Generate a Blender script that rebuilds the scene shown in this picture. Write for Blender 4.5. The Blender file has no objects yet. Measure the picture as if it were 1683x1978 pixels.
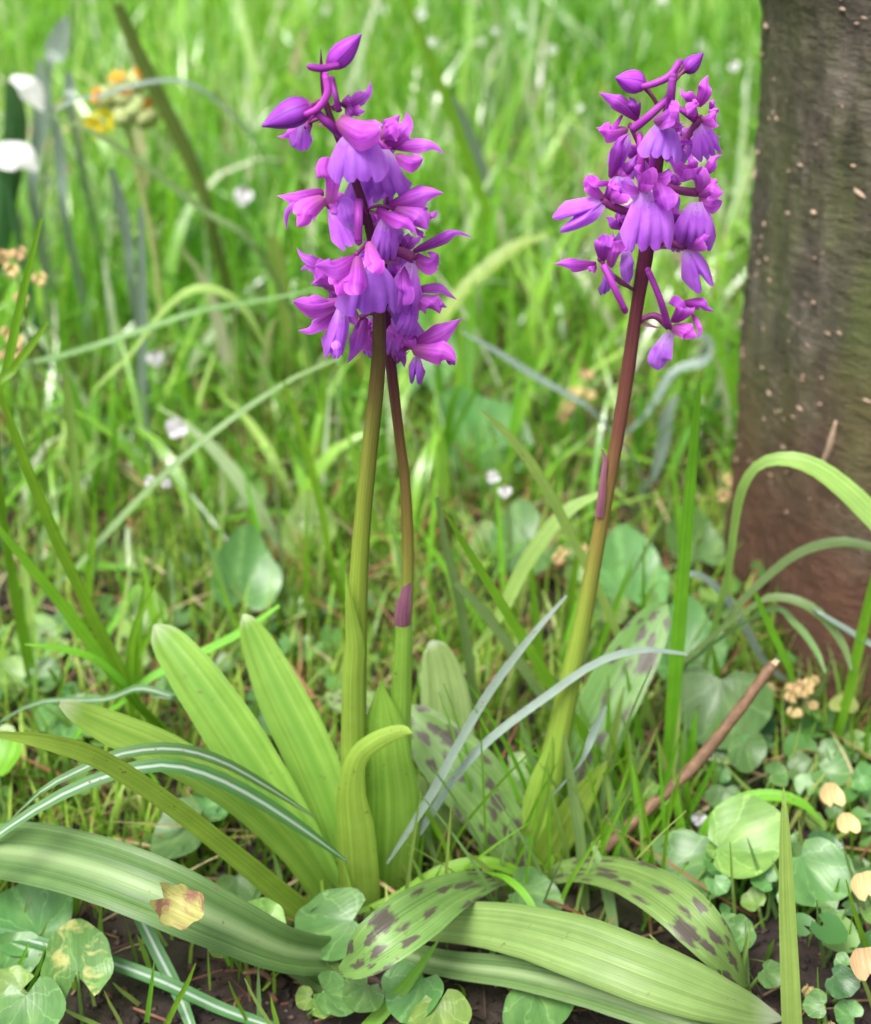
import bpy, math, random
import numpy as np
from mathutils import Vector, noise
V = Vector
random.seed(7)
rng = np.random.default_rng(11)

# ------------------------------------------------------------------ camera, sky, sun, exposure
scene = bpy.context.scene
col = scene.collection
FPX, PITCH, CAMH = 3000.0, math.radians(27.0), 0.351     # lens in photo pixels, downward tilt, height (m)
CAM = V((0, 0, CAMH))
FWD = V((0, math.cos(PITCH), -math.sin(PITCH)))
UPV = V((0, math.sin(PITCH), math.cos(PITCH)))
RGT = V((1, 0, 0))
cd = bpy.data.cameras.new('camera')
cam = bpy.data.objects.new('camera', cd); col.objects.link(cam)
cam.location = CAM; cam.rotation_euler = (math.pi/2 - PITCH, 0, 0)
cd.sensor_fit = 'VERTICAL'; cd.sensor_height = 24.0
cd.lens = 24.0 * FPX / 1978.0
cd.clip_start = 0.01; cd.clip_end = 500
cd.dof.use_dof = True; cd.dof.focus_distance = 0.422; cd.dof.aperture_fstop = cd.lens / 4.9
scene.camera = cam

SUN_EL, SUN_AZ = math.radians(60), math.radians(-145)      # azimuth measured from +Y (away from the camera) towards +X
world = bpy.data.worlds.new('World'); scene.world = world; world.use_nodes = True
nt = world.node_tree
bg = nt.nodes['Background']
sky = nt.nodes.new('ShaderNodeTexSky'); sky.sky_type = 'NISHITA'; sky.sun_disc = False
sky.sun_elevation = SUN_EL; sky.sun_rotation = SUN_AZ
sky.dust_density = 6.0; sky.air_density = 1.0; sky.ozone_density = 1.0
hs = nt.nodes.new('ShaderNodeHueSaturation'); hs.inputs['Saturation'].default_value = 0.22
nt.links.new(sky.outputs[0], hs.inputs['Color']); nt.links.new(hs.outputs[0], bg.inputs['Color'])
bg.inputs['Strength'].default_value = 0.105
sl = bpy.data.lights.new('sun', 'SUN'); sl.energy = 1.5; sl.angle = math.radians(24); sl.color = (1.0, 0.96, 0.9)
so = bpy.data.objects.new('sun', sl); col.objects.link(so)
sdir = V((math.sin(SUN_AZ)*math.cos(SUN_EL), math.cos(SUN_AZ)*math.cos(SUN_EL), math.sin(SUN_EL)))
so.rotation_euler = sdir.to_track_quat('Z', 'Y').to_euler(); so.location = (0, 0, 5)
scene.view_settings.view_transform = 'Standard'; scene.view_settings.look = 'None'
scene.view_settings.gamma = 1.0; scene.view_settings.exposure = 1.32
scene.view_settings.use_curve_mapping = False
scene.render.engine = 'CYCLES'
scene.cycles.use_denoising = True
scene.cycles.max_bounces = 8; scene.cycles.diffuse_bounces = 4; scene.cycles.transmission_bounces = 6
scene.cycles.transparent_max_bounces = 4; scene.cycles.sample_clamp_indirect = 6.0

# ------------------------------------------------------------------ pixel -> place
def ray(px, py):
    return FWD + RGT*((px-841.5)/FPX) + UPV*((989.0-py)/FPX)
def PY(px, py, y):                      # on the upright plane at distance y
    r = ray(px, py); return CAM + r*(y/r.y)
def PZ(px, py, z):                      # at height z
    r = ray(px, py); return CAM + r*((z-CAMH)/r.z)
def M(p): return (V(p)-CAM).dot(FWD)/FPX   # metres per photo pixel at p
def YG(py, z=0.0): return PZ(841, py, z).y

# ------------------------------------------------------------------ mesh helpers
ORG = {}
def link_mesh(name, vs, fs, mat, parent=None, origin=None, uvs=None, rnd=None, smooth=True):
    vs = np.asarray([tuple(v) for v in vs], dtype=np.float64) if not isinstance(vs, np.ndarray) else vs
    if origin is None:
        origin = ORG[parent.name] if parent else V((float(vs[:,0].mean()), float(vs[:,1].mean()), float(vs[:,2].min())))
    origin = V(origin)
    loc = vs - np.array(origin)
    me = bpy.data.meshes.new(name)
    me.from_pydata(loc.tolist(), [], fs)
    if uvs is not None:
        ul = me.uv_layers.new(name='UVMap')
        idx = np.empty(len(me.loops), dtype=np.int32); me.loops.foreach_get('vertex_index', idx)
        ul.data.foreach_set('uv', np.asarray(uvs, dtype=np.float32)[idx].ravel())
    if rnd is not None:
        at = me.attributes.new('rnd', 'FLOAT', 'POINT'); at.data.foreach_set('value', np.asarray(rnd, dtype=np.float32))
    if smooth: me.polygons.foreach_set('use_smooth', [True]*len(me.polygons))
    me.materials.append(mat); me.update()
    ob = bpy.data.objects.new(name, me); col.objects.link(ob)
    ORG[ob.name] = origin
    if parent:
        ob.parent = parent; ob.location = origin - ORG[parent.name]
    else: ob.location = origin
    return ob
def thing(name, loc, label, cat, group=None):
    e = bpy.data.objects.new(name, None); e.empty_display_size = 0.01; col.objects.link(e)
    e.location = loc; ORG[e.name] = V(loc); return tag(e, label, cat, group)
def tag(o, label, cat=None, group=None, kind=None):
    if label: o['label'] = label
    if cat: o['category'] = cat
    if group: o['group'] = group
    if kind: o['kind'] = kind
    return o

def cr(pts, t):                           # Catmull-Rom through vectors or numbers
    n = len(pts)-1
    x = min(max(t, 0), 1)*n; i = min(int(x), n-1); f = x-i
    p1, p2 = pts[i], pts[i+1]
    p0 = pts[i-1] if i > 0 else p1*2-p2
    p3 = pts[i+2] if i+2 <= n else p2*2-p1
    return (p1*2 + (p2-p0)*f + (p0*2-p1*5+p2*4-p3)*f*f + (p1*3-p0-p2*3+p3)*f*f*f)*0.5
def lin(a, t):
    n = len(a)-1; x = min(max(t, 0), 1)*n; i = min(int(x), n-1); return a[i]+(a[i+1]-a[i])*(x-i)
def ribbon(ctrl, widths, N=None, n=14, m=4, cup=0.0, fold=0.0, rib=0.0, wave=0.0, prof=None, twist=0.0, ph=0.0):
    """sheet along a curve; widths in metres (diameter); N = face normal hint (vector, or None: to the viewer and up)"""
    vs, fs, uv = [], [], []
    plast = None
    for i in range(n+1):
        t = i/n
        p = cr(ctrl, t); T = (cr(ctrl, min(t+.02, 1))-cr(ctrl, max(t-.02, 0)))
        T = T.normalized() if T.length > 1e-9 else V((0, 0, 1))
        nh = N if isinstance(N, Vector) else (lin(N, t) if N else (CAM-p).normalized()+V((0, 0, .5)))
        lat = T.cross(nh)
        lat = lat.normalized() if lat.length > 1e-6 else (plast or V((1, 0, 0)))
        if plast is not None and lat.dot(plast) < 0: lat = -lat
        plast = lat
        nr = lat.cross(T).normalized()
        if nr.dot(nh) < 0: nr = -nr
        if twist:
            a = twist*(t-.3); lat, nr = lat*math.cos(a)+nr*math.sin(a), nr*math.cos(a)-lat*math.sin(a)
        w = (prof(t)*widths if prof else max(float(cr(widths, t)), 0.0))*.5
        if not prof: w *= 1+.03*noise.noise(p*90)+.02*noise.noise(p*300)
        for j in range(m+1):
            s = -1+2*j/m
            h = -cup*w*s*s - fold*w*abs(s) + rib*w*math.cos(s*math.pi*2.6)
            if wave: h += wave*w*math.sin(t*11+ph+s*1.5)*abs(s)
            vs.append(p + lat*(s*w) + nr*h); uv.append((j/m, t))
    for i in range(n):
        for j in range(m):
            a = i*(m+1)+j; fs.append((a, a+1, a+m+2, a+m+1))
    return vs, fs, uv
def tube(ctrl, radii, n=10, k=8, cap=True):
    vs, fs, uv = [], [], []; lat = None
    for i in range(n+1):
        t = i/n; p = cr(ctrl, t); T = (cr(ctrl, min(t+.02, 1))-cr(ctrl, max(t-.02, 0))).normalized()
        if lat is None: lat = T.cross(V((.13, .9, .3))).normalized()
        lat = (lat - T*lat.dot(T)).normalized(); b = T.cross(lat)
        r = max(float(cr(radii, t)), 1e-5)
        for j in range(k):
            a = 2*math.pi*j/k; vs.append(p+lat*(r*math.cos(a))+b*(r*math.sin(a))); uv.append((j/k, t))
    for i in range(n):
        for j in range(k):
            a = i*k+j; b2 = i*k+(j+1) % k; fs.append((a, b2, b2+k, a+k))
    if cap:
        fs.append(tuple(reversed(range(k)))); fs.append(tuple(range(n*k, n*k+k)))
    return vs, fs, uv
def join(*parts):
    vs, fs, uv = [], [], []
    for a, b, c in parts:
        o = len(vs); vs += list(a); uv += list(c); fs += [tuple(i+o for i in f) for f in b]
    return vs, fs, uv
def ball(c, rx, ry, rz, k=8, l=5):
    vs, fs, uv = [], [], []
    for i in range(l+1):
        th = math.pi*i/l
        for j in range(k):
            a = 2*math.pi*j/k
            vs.append(V(c)+V((rx*math.sin(th)*math.cos(a), ry*math.sin(th)*math.sin(a), rz*math.cos(th)))); uv.append((j/k, i/l))
    for i in range(l):
        for j in range(k):
            a = i*k+j; b = i*k+(j+1) % k; fs.append((a, a+k, b+k, b))
    return vs, fs, uv

# ------------------------------------------------------------------ materials
def lnk(t, a, b): t.links.new(a, b)
def base_mat(name):
    m = bpy.data.materials.new(name); m.use_nodes = True
    t = m.node_tree; t.nodes.clear()
    out = t.nodes.new('ShaderNodeOutputMaterial'); return m, t, out
def nd(t, typ, **kw):
    n = t.nodes.new(typ)
    for k, v in kw.items(): setattr(n, k, v)
    return n
def mixc(t, fac, a, b, blend='MIX'):
    n = nd(t, 'ShaderNodeMix', data_type='RGBA', blend_type=blend)
    for s, v in ((n.inputs[0], fac), (n.inputs[6], a), (n.inputs[7], b)):
        if isinstance(v, (int, float)): s.default_value = v
        elif isinstance(v, tuple): s.default_value = (*v, 1) if len(v) == 3 else v
        else: lnk(t, v, s)
    return n.outputs[2]
def noise_n(t, coord, scale, sx=1, sy=1, sz=1, detail=3, rough=.55, dist=0.0):
    mp = nd(t, 'ShaderNodeMapping'); mp.inputs['Scale'].default_value = (sx, sy, sz); lnk(t, coord, mp.inputs[0])
    n = nd(t, 'ShaderNodeTexNoise'); n.inputs['Scale'].default_value = scale; n.inputs['Detail'].default_value = detail
    n.inputs['Roughness'].default_value = rough; n.inputs['Distortion'].default_value = dist; lnk(t, mp.outputs[0], n.inputs[0]); return n.outputs[0]
def ramp(t, fac, stops):
    r = nd(t, 'ShaderNodeValToRGB'); e = r.color_ramp.elements
    while len(e) < len(stops): e.new(0.5)
    for el, (p, c) in zip(e, stops): el.position = p; el.color = (*c, 1) if len(c) == 3 else c
    lnk(t, fac, r.inputs[0]); return r.outputs[0]
def leafy(t, out, colr, rough=.45, spec=.5, tr=.35, trcol=None, bump=None, bstr=.2, bdist=.0005, sheen=0.0):
    p = nd(t, 'ShaderNodeBsdfPrincipled'); lnk(t, colr, p.inputs['Base Color'])
    p.inputs['Roughness'].default_value = rough; p.inputs['Specular IOR Level'].default_value = spec
    if bump is not None:
        b = nd(t, 'ShaderNodeBump'); b.inputs['Strength'].default_value = bstr; b.inputs['Distance'].default_value = bdist
        lnk(t, bump, b.inputs['Height']); lnk(t, b.outputs[0], p.inputs['Normal'])
    tl = nd(t, 'ShaderNodeBsdfTranslucent')
    lnk(t, mixc(t, 1.0, colr, trcol or (1.0, 1.18, .6), 'MULTIPLY'), tl.inputs[0])
    mx = nd(t, 'ShaderNodeMixShader'); mx.inputs[0].default_value = tr
    lnk(t, p.outputs[0], mx.inputs[1]); lnk(t, tl.outputs[0], mx.inputs[2]); lnk(t, mx.outputs[0], out.inputs[0])
def jitter(t, c, amt=.12, hue=.015):
    oi = nd(t, 'ShaderNodeObjectInfo'); h = nd(t, 'ShaderNodeHueSaturation')
    mr = nd(t, 'ShaderNodeMapRange'); mr.inputs[3].default_value = 1-amt; mr.inputs[4].default_value = 1+amt
    lnk(t, oi.outputs['Random'], mr.inputs[0]); lnk(t, mr.outputs[0], h.inputs['Value'])
    m2 = nd(t, 'ShaderNodeMapRange'); m2.inputs[3].default_value = .5-hue; m2.inputs[4].default_value = .5+hue
    lnk(t, oi.outputs['Random'], m2.inputs[0]); lnk(t, m2.outputs[0], h.inputs['Hue'])
    lnk(t, c, h.inputs['Color']); return h.outputs[0]

def leaf_mat(name, c1, c2, rough=.4, spec=.5, tr=.3, vein=9, spots=False, tip=None, mid=None, jit=.1, blot=None, disc=False):
    m, t, out = base_mat(name)
    uv = nd(t, 'ShaderNodeTexCoord').outputs['UV']; sep = nd(t, 'ShaderNodeSeparateXYZ'); lnk(t, uv, sep.inputs[0])
    v = noise_n(t, uv, 1.0, vein, .7, 1, 3)
    fine = noise_n(t, uv, 1.0, vein*5, 1.2, 1, 2)
    c = ramp(t, v, [(.32, c1), (.68, c2)])
    c = mixc(t, .12 if disc else .38, c, ramp(t, fine, [(.36, tuple(x*.62 for x in c1)), (.64, tuple(min(1, x*1.25) for x in c2))]))
    obn = noise_n(t, nd(t, 'ShaderNodeTexCoord').outputs['Object'], 90, detail=4)
    c = mixc(t, .35, c, ramp(t, obn, [(.3, (.55, .6, .5)), (.7, (1.2, 1.15, 1.1))]), 'MULTIPLY')
    if disc:
        cs = [nd(t, 'ShaderNodeMath', operation='SUBTRACT') for _ in range(2)]
        for q in range(2): lnk(t, sep.outputs[q], cs[q].inputs[0]); cs[q].inputs[1].default_value = .5
        at = nd(t, 'ShaderNodeMath', operation='ARCTAN2'); lnk(t, cs[0].outputs[0], at.inputs[0]); lnk(t, cs[1].outputs[0], at.inputs[1])
        wob = nd(t, 'ShaderNodeMath', operation='MULTIPLY_ADD'); lnk(t, noise_n(t, uv, 6.0, detail=2), wob.inputs[0]); wob.inputs[1].default_value = 1.0; lnk(t, at.outputs[0], wob.inputs[2])
        mu = nd(t, 'ShaderNodeMath', operation='MULTIPLY'); lnk(t, wob.outputs[0], mu.inputs[0]); mu.inputs[1].default_value = 7.0
        sn = nd(t, 'ShaderNodeMath', operation='SINE'); lnk(t, mu.outputs[0], sn.inputs[0])
        c = mixc(t, ramp(t, sn.outputs[0], [(.88, (0, 0, 0)), (1.0, (.4, .4, .4))]), c, tuple(min(1, x*1.5+.03) for x in c2))
        big = noise_n(t, uv, 2.6, detail=5, rough=.6, dist=.4)
        c = mixc(t, .7, c, ramp(t, big, [(.3, (.55, .62, .55)), (.7, (1.25, 1.2, 1.1))]), 'MULTIPLY')
    if mid:                                   # midrib colour
        mm = nd(t, 'ShaderNodeMath', operation='SUBTRACT'); lnk(t, sep.outputs[0], mm.inputs[0]); mm.inputs[1].default_value = .5
        ab = nd(t, 'ShaderNodeMath', operation='ABSOLUTE'); lnk(t, mm.outputs[0], ab.inputs[0])
        f = ramp(t, ab.outputs[0], [(.02, (.9, .9, .9)), (.17, (0, 0, 0))]); c = mixc(t, f, c, mid)
    if tip:  # pale tip: silvery sky sheen put into the leaf colour
        tt = noise_n(t, uv, 3.0, 1, 1, 1, 3)
        ad = nd(t, 'ShaderNodeMath', operation='MULTIPLY_ADD'); lnk(t, tt, ad.inputs[0]); ad.inputs[1].default_value = .12; lnk(t, sep.outputs[1], ad.inputs[2])
        c = mixc(t, ramp(t, ad.outputs[0], [(tip[1], (0, 0, 0)), (tip[2], (1, 1, 1))]), c, tip[0])
    if blot:
        bn = noise_n(t, nd(t, 'ShaderNodeTexCoord').outputs['Object'], 160, detail=4, dist=.6)
        c = mixc(t, ramp(t, bn, [(.48, (0, 0, 0)), (.60, (1, 1, 1))]), c, blot)
    if spots:
        mp = nd(t, 'ShaderNodeMapping'); mp.inputs['Scale'].default_value = (4.6, spots, 1); lnk(t, uv, mp.inputs[0])
        wob = nd(t, 'ShaderNodeTexNoise'); wob.inputs['Scale'].default_value = 2.2; wob.inputs['Detail'].default_value = 5; lnk(t, mp.outputs[0], wob.inputs[0])
        va = nd(t, 'ShaderNodeVectorMath', operation='MULTIPLY_ADD'); va.inputs[1].default_value = (.95, .95, 0); lnk(t, wob.outputs[1], va.inputs[0]); lnk(t, mp.outputs[0], va.inputs[2])
        vo = nd(t, 'ShaderNodeTexVoronoi', voronoi_dimensions='2D'); vo.inputs['Scale'].default_value = 1.0; vo.inputs['Randomness'].default_value = .8; lnk(t, va.outputs[0], vo.inputs[0])
        sc = nd(t, 'ShaderNodeSeparateColor'); lnk(t, vo.outputs['Color'], sc.inputs[0])
        sz = nd(t, 'ShaderNodeMath', operation='MULTIPLY_ADD'); lnk(t, sc.outputs[1], sz.inputs[0]); sz.inputs[1].default_value = -.38; lnk(t, vo.outputs['Distance'], sz.inputs[2])
        s1 = ramp(t, sz.outputs[0], [(.10, (.9, .9, .9)), (.30, (0, 0, 0))])
        s2 = ramp(t, sc.outputs[0], [(.36, (0, 0, 0)), (.42, (1, 1, 1))])
        f = mixc(t, 1.0, s1, s2, 'MULTIPLY'); c = mixc(t, f, c, (.085, .055, .06))
    spk = noise_n(t, nd(t, 'ShaderNodeTexCoord').outputs['Object'], 420, detail=2); spk2 = noise_n(t, nd(t, 'ShaderNodeTexCoord').outputs['Object'], 70, detail=2)
    c = mixc(t, mixc(t, 1.0, ramp(t, spk, [(.66, (0, 0, 0)), (.72, (.8, .8, .8))]), ramp(t, spk2, [(.5, (0, 0, 0)), (.6, (1, 1, 1))]), 'MULTIPLY'), c, (.16, .11, .05))     # tiny blemishes
    c = jitter(t, c, jit)
    leafy(t, out, c, rough, spec, tr, None, mixc(t, .5, v, fine), .45, .0008)
    return m
MAT = {}
MAT['orchid_leaf'] = leaf_mat('orchid_leaf', (.19, .35, .045), (.31, .47, .085), .40, .45, .36, 8, tip=((.42, .50, .27), .86, 1.1), mid=(.17, .32, .04))
MAT['orchid_leaf_blue'] = leaf_mat('orchid_leaf_blue', (.15, .28, .065), (.27, .40, .125), .44, .5, .3, 9, tip=((.42, .50, .33), .9, 1.12))
MAT['orchid_leaf_dark'] = leaf_mat('orchid_leaf_dark', (.06, .135, .035), (.15, .25, .08), .42, .4, .22, 9, mid=(.26, .36, .16))
MAT['spotted_leaf'] = leaf_mat('spotted_leaf', (.13, .27, .06), (.23, .38, .11), .38, .5, .28, 6, spots=10.0)
MAT['sheath_leaf'] = leaf_mat('sheath_leaf', (.24, .44, .05), (.36, .56, .10), .42, .4, .38, 8)
MAT['crocus'] = leaf_mat('crocus', (.045, .15, .035), (.08, .22, .05), .35, .5, .2, 6, mid=(.40, .48, .43))
MAT['silver_blade'] = leaf_mat('silver_blade', (.15, .23, .18), (.27, .34, .30), .28, .7, .2, 6)
MAT['blade_bright'] = leaf_mat('blade_bright', (.15, .38, .02), (.24, .50, .04), .35, .5, .4, 5, jit=.2)
MAT['blade_pale'] = leaf_mat('blade_pale', (.26, .42, .07), (.38, .53, .16), .38, .5, .35, 5, jit=.15)
MAT['blade_dull'] = leaf_mat('blade_dull', (.14, .27, .075), (.24, .37, .14), .35, .6, .3, 5, jit=.2)
MAT['herb'] = leaf_mat('herb', (.075, .20, .055), (.15, .29, .09), .36, .5, .22, 4, jit=.25, disc=True)
MAT['herb_light'] = leaf_mat('herb_light', (.15, .29, .06), (.26, .40, .11), .38, .45, .28, 4, jit=.2, disc=True)
MAT['herb_mottled'] = leaf_mat('herb_mottled', (.09, .23, .05), (.17, .32, .09), .38, .5, .25, 4, jit=.05, disc=True, blot=(.46, .46, .16))
MAT['herb_dark'] = leaf_mat('herb_dark', (.035, .11, .04), (.07, .18, .065), .33, .55, .2, 4, jit=.2, disc=True)
MAT['dead_leaf'] = leaf_mat('dead_leaf', (.36, .35, .10), (.48, .47, .18), .55, .3, .25, 4, blot=(.26, .13, .09))
MAT['peach'] = leaf_mat('peach', (.62, .42, .20), (.72, .55, .30), .5, .3, .3, 4, jit=.12)
MAT['white_petal_and_sheen'] = leaf_mat('white_petal_and_sheen', (.72, .73, .78), (.82, .82, .85), .45, .4, .3, 5)  # for small petals and for sky sheen painted as white sheets
MAT['lilac_petal'] = leaf_mat('lilac_petal', (.66, .60, .76), (.8, .76, .86), .5, .3, .3, 5)
MAT['yellow_petal'] = leaf_mat('yellow_petal', (.85, .70, .02), (.9, .8, .05), .5, .3, .3, 5)
MAT['orange_petal'] = leaf_mat('orange_petal', (.75, .26, .02), (.80, .38, .04), .5, .3, .3, 5)
MAT['calyx'] = leaf_mat('calyx', (.50, .58, .22), (.64, .70, .34), .5, .3, .35, 5)
MAT['brown_stalk'] = leaf_mat('brown_stalk', (.09, .15, .03), (.16, .24, .05), .5, .3, .15, 5)

def petal_mat(name, c1, c2, base=None, tr=.45):
    m, t, out = base_mat(name)
    uv = nd(t, 'ShaderNodeTexCoord').outputs['UV']; sep = nd(t, 'ShaderNodeSeparateXYZ'); lnk(t, uv, sep.inputs[0])
    v = noise_n(t, uv, 1.0, 8 if name == 'lip' else 14, 1.1, 1, 2, .5, .5); big = noise_n(t, nd(t, 'ShaderNodeTexCoord').outputs['Object'], 170, detail=4)
    c = ramp(t, mixc(t, .55, v, big), [(.36, c1), (.62, c2)])
    ab = nd(t, 'ShaderNodeMath', operation='SUBTRACT'); lnk(t, sep.outputs[0], ab.inputs[0]); ab.inputs[1].default_value = .5
    ab2 = nd(t, 'ShaderNodeMath', operation='ABSOLUTE'); lnk(t, ab.outputs[0], ab2.inputs[0])
    c = mixc(t, ramp(t, ab2.outputs[0], [(.30, (0, 0, 0)), (.5, (.45, .45, .45))]), c, tuple(min(1, x*1.35+.03) for x in c2))      # paler margin
    c = mixc(t, ramp(t, ab2.outputs[0], [(.0, (.4, .4, .4)), (.07, (0, 0, 0))]), c, tuple(x*.62 for x in c1))                     # darker mid-vein
    c = mixc(t, ramp(t, v, [(.30, (.5, .5, .5)), (.40, (0, 0, 0))]), c, tuple(x*.6 for x in c1))                                  # fine dark veins
    if base: c = mixc(t, ramp(t, sep.outputs[1], [(base[1], (1, 1, 1)), (base[2], (0, 0, 0))]), c, base[0])
    if name == 'bud':
        mu = nd(t, 'ShaderNodeMath', operation='MULTIPLY'); lnk(t, sep.outputs[0], mu.inputs[0]); mu.inputs[1].default_value = 37.7
        sn = nd(t, 'ShaderNodeMath', operation='SINE'); lnk(t, mu.outputs[0], sn.inputs[0])
        c = mixc(t, ramp(t, sn.outputs[0], [(.90, (0, 0, 0)), (1.0, (.75, .75, .75))]), c, (.10, .008, .16))
    if name == 'lip':                                  # dark flecks along the pale throat
        fl = noise_n(t, uv, 1.0, 26, 20, 1, 1); nr = ramp(t, ab2.outputs[0], [(.07, (1, 1, 1)), (.16, (0, 0, 0))])
        ft = mixc(t, 1.0, ramp(t, fl, [(.60, (0, 0, 0)), (.66, (1, 1, 1))]), nr, 'MULTIPLY')
        ft = mixc(t, 1.0, ft, ramp(t, sep.outputs[1], [(.1, (1, 1, 1)), (.55, (0, 0, 0))]), 'MULTIPLY'); c = mixc(t, ft, c, (.10, .01, .16))
    c = jitter(t, c, .14, .012)
    leafy(t, out, c, .5, .3, tr, (1.1, .9, 1.1), big, .25, .0004); return m
MAT['sepal'] = petal_mat('sepal', (.48, .065, .66), (.69, .18, .87), ((.27, .02, .26), .0, .45))
MAT['hood'] = petal_mat('hood', (.50, .06, .61), (.70, .17, .82), ((.42, .12, .32), .0, .3))
MAT['lip'] = petal_mat('lip', (.40, .09, .71), (.58, .20, .88), ((.62, .40, .78), .0, .34))
MAT['bud'] = petal_mat('bud', (.27, .025, .46), (.42, .07, .62), ((.22, .02, .2), .0, .3), .2)
MAT['spur'] = petal_mat('spur', (.27, .022, .30), (.40, .055, .43), None, .2)
MAT['ovary'] = petal_mat('ovary', (.16, .022, .12), (.25, .04, .19), None, .1)
MAT['bract'] = petal_mat('bract', (.20, .07, .12), (.30, .13, .19), None, .3)

def stem_mat(name, stops):
    m, t, out = base_mat(name)
    uv = nd(t, 'ShaderNodeTexCoord').outputs['UV']; sep = nd(t, 'ShaderNodeSeparateXYZ'); lnk(t, uv, sep.inputs[0])
    n1 = noise_n(t, uv, 1, 9, 25, 1, 4)
    ad = nd(t, 'ShaderNodeMath', operation='MULTIPLY_ADD'); lnk(t, n1, ad.inputs[0]); ad.inputs[1].default_value = .08; lnk(t, sep.outputs[1], ad.inputs[2])
    c = ramp(t, ad.outputs[0], [(p+.04, cc) for p, cc in stops])
    c = mixc(t, .8, c, ramp(t, noise_n(t, uv, 1, 30, 2.5, 1, 4), [(.3, (.62, .62, .6)), (.7, (1.2, 1.2, 1.18))]), 'MULTIPLY')
    leafy(t, out, c, .42, .4, .12, (1.1, 1, .8), noise_n(t, uv, 1, 30, 2.5, 1, 4), .4, .0006); return m

def rnd_mat(name, stops, rough=.4, spec=.5, tr=.4):
    m, t, out = base_mat(name)
    a = nd(t, 'ShaderNodeAttribute', attribute_name='rnd')
    c = ramp(t, a.outputs['Fac'], stops)
    n = noise_n(t, nd(t, 'ShaderNodeTexCoord').outputs['Object'], 60, detail=3)
    c = mixc(t, .4, c, ramp(t, n, [(.3, (.6, .65, .6)), (.7, (1.2, 1.2, 1.1))]), 'MULTIPLY')
    leafy(t, out, c, rough, spec, tr); return m
MAT['grass'] = rnd_mat('grass', [(.0, (.09, .26, .025)), (.35, (.17, .41, .035)), (.6, (.28, .54, .055)), (.78, (.42, .62, .14)), (.88, (.52, .62, .44)), (.95, (.62, .62, .48)), (1., (.48, .38, .24))], .22, 1.0, .42)
MAT['turf'] = rnd_mat('turf', [(.0, (.08, .17, .02)), (.4, (.17, .33, .03)), (.75, (.29, .43, .06)), (.88, (.36, .40, .12)), (.95, (.36, .20, .09)), (1., (.26, .13, .07))], .45, .4, .35)
MAT['moss'] = rnd_mat('moss', [(.0, (.07, .13, .02)), (.5, (.15, .25, .03)), (1., (.27, .32, .06))], .6, .3, .3)
MAT['litter'] = rnd_mat('litter', [(.0, (.03, .02, .02)), (.5, (.07, .04, .032)), (.75, (.16, .07, .045)), (.9, (.26, .13, .08)), (1., (.34, .23, .15))], .6, .3, .05)
MAT['straw'] = rnd_mat('straw', [(.0, (.14, .06, .03)), (.35, (.30, .14, .06)), (.7, (.40, .30, .15)), (1., (.50, .46, .28))], .6, .3, .2)
MAT['crumb'] = rnd_mat('crumb', [(.0, (.018, .013, .013)), (.6, (.05, .036, .034)), (.9, (.09, .06, .05)), (1., (.16, .12, .10))], .8, .2, .0)
MAT['cover'] = rnd_mat('cover', [(.0, (.055, .16, .04)), (.5, (.12, .27, .06)), (.85, (.24, .38, .09)), (1., (.40, .42, .14))], .36, .5, .28)

# soil
m, t, out = base_mat('soil')
ob = nd(t, 'ShaderNodeTexCoord').outputs['Object']
n1 = noise_n(t, ob, 45, detail=7, rough=.65); n2 = noise_n(t, ob, 260, detail=4, rough=.7); n3 = noise_n(t, ob, 7, detail=3)
c = ramp(t, n1, [(.3, (.016, .012, .012)), (.55, (.042, .03, .028)), (.75, (.085, .058, .048))])
c = mixc(t, .5, c, ramp(t, n2, [(.3, (.35, .32, .34)), (.7, (1.5, 1.35, 1.25))]), 'MULTIPLY')
c = mixc(t, ramp(t, n3, [(.5, (0, 0, 0)), (.66, (.5, .5, .5))]), c, (.075, .09, .025))
p = nd(t, 'ShaderNodeBsdfPrincipled'); lnk(t, c, p.inputs['Base Color']); p.inputs['Roughness'].default_value = .85; p.inputs['Specular IOR Level'].default_value = .25
b = nd(t, 'ShaderNodeBump'); b.inputs['Strength'].default_value = .9; b.inputs['Distance'].default_value = .003
lnk(t, mixc(t, .5, n1, n2), b.inputs['Height']); lnk(t, b.outputs[0], p.inputs['Normal']); lnk(t, p.outputs[0], out.inputs[0])
MAT['soil'] = m

# bark
m, t, out = base_mat('bark')
ob = nd(t, 'ShaderNodeTexCoord').outputs['Object']; sep = nd(t, 'ShaderNodeSeparateXYZ'); lnk(t, ob, sep.inputs[0])
n1 = noise_n(t, ob, 60, 1, 1, .6, detail=7, rough=.65); n2 = noise_n(t, ob, 26, 1, 1, .45, detail=5); n3 = noise_n(t, ob, 130, .7, .7, 2.6, detail=5, rough=.7); n4 = noise_n(t, ob, 14, 1, 1, .7, detail=4)
c = ramp(t, n1, [(.3, (.026, .022, .015)), (.5, (.09, .078, .056)), (.72, (.22, .195, .155))])
c = mixc(t, ramp(t, n2, [(.40, (0, 0, 0)), (.60, (.8, .8, .8))]), c, (.08, .105, .022))     # algae
hz = nd(t, 'ShaderNodeMath', operation='MULTIPLY_ADD'); lnk(t, n4, hz.inputs[0]); hz.inputs[1].default_value = .16; lnk(t, sep.outputs[2], hz.inputs[2])
c = mixc(t, ramp(t, hz.outputs[0], [(.13, (1, 1, 1)), (.215, (0, 0, 0))]), c, mixc(t, n1, (.065, .036, .024), (.17, .075, .042)))   # bare reddish foot
c = mixc(t, .6, c, ramp(t, n3, [(.32, (.55, .55, .55)), (.7, (1.4, 1.35, 1.3))]), 'MULTIPLY')
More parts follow.
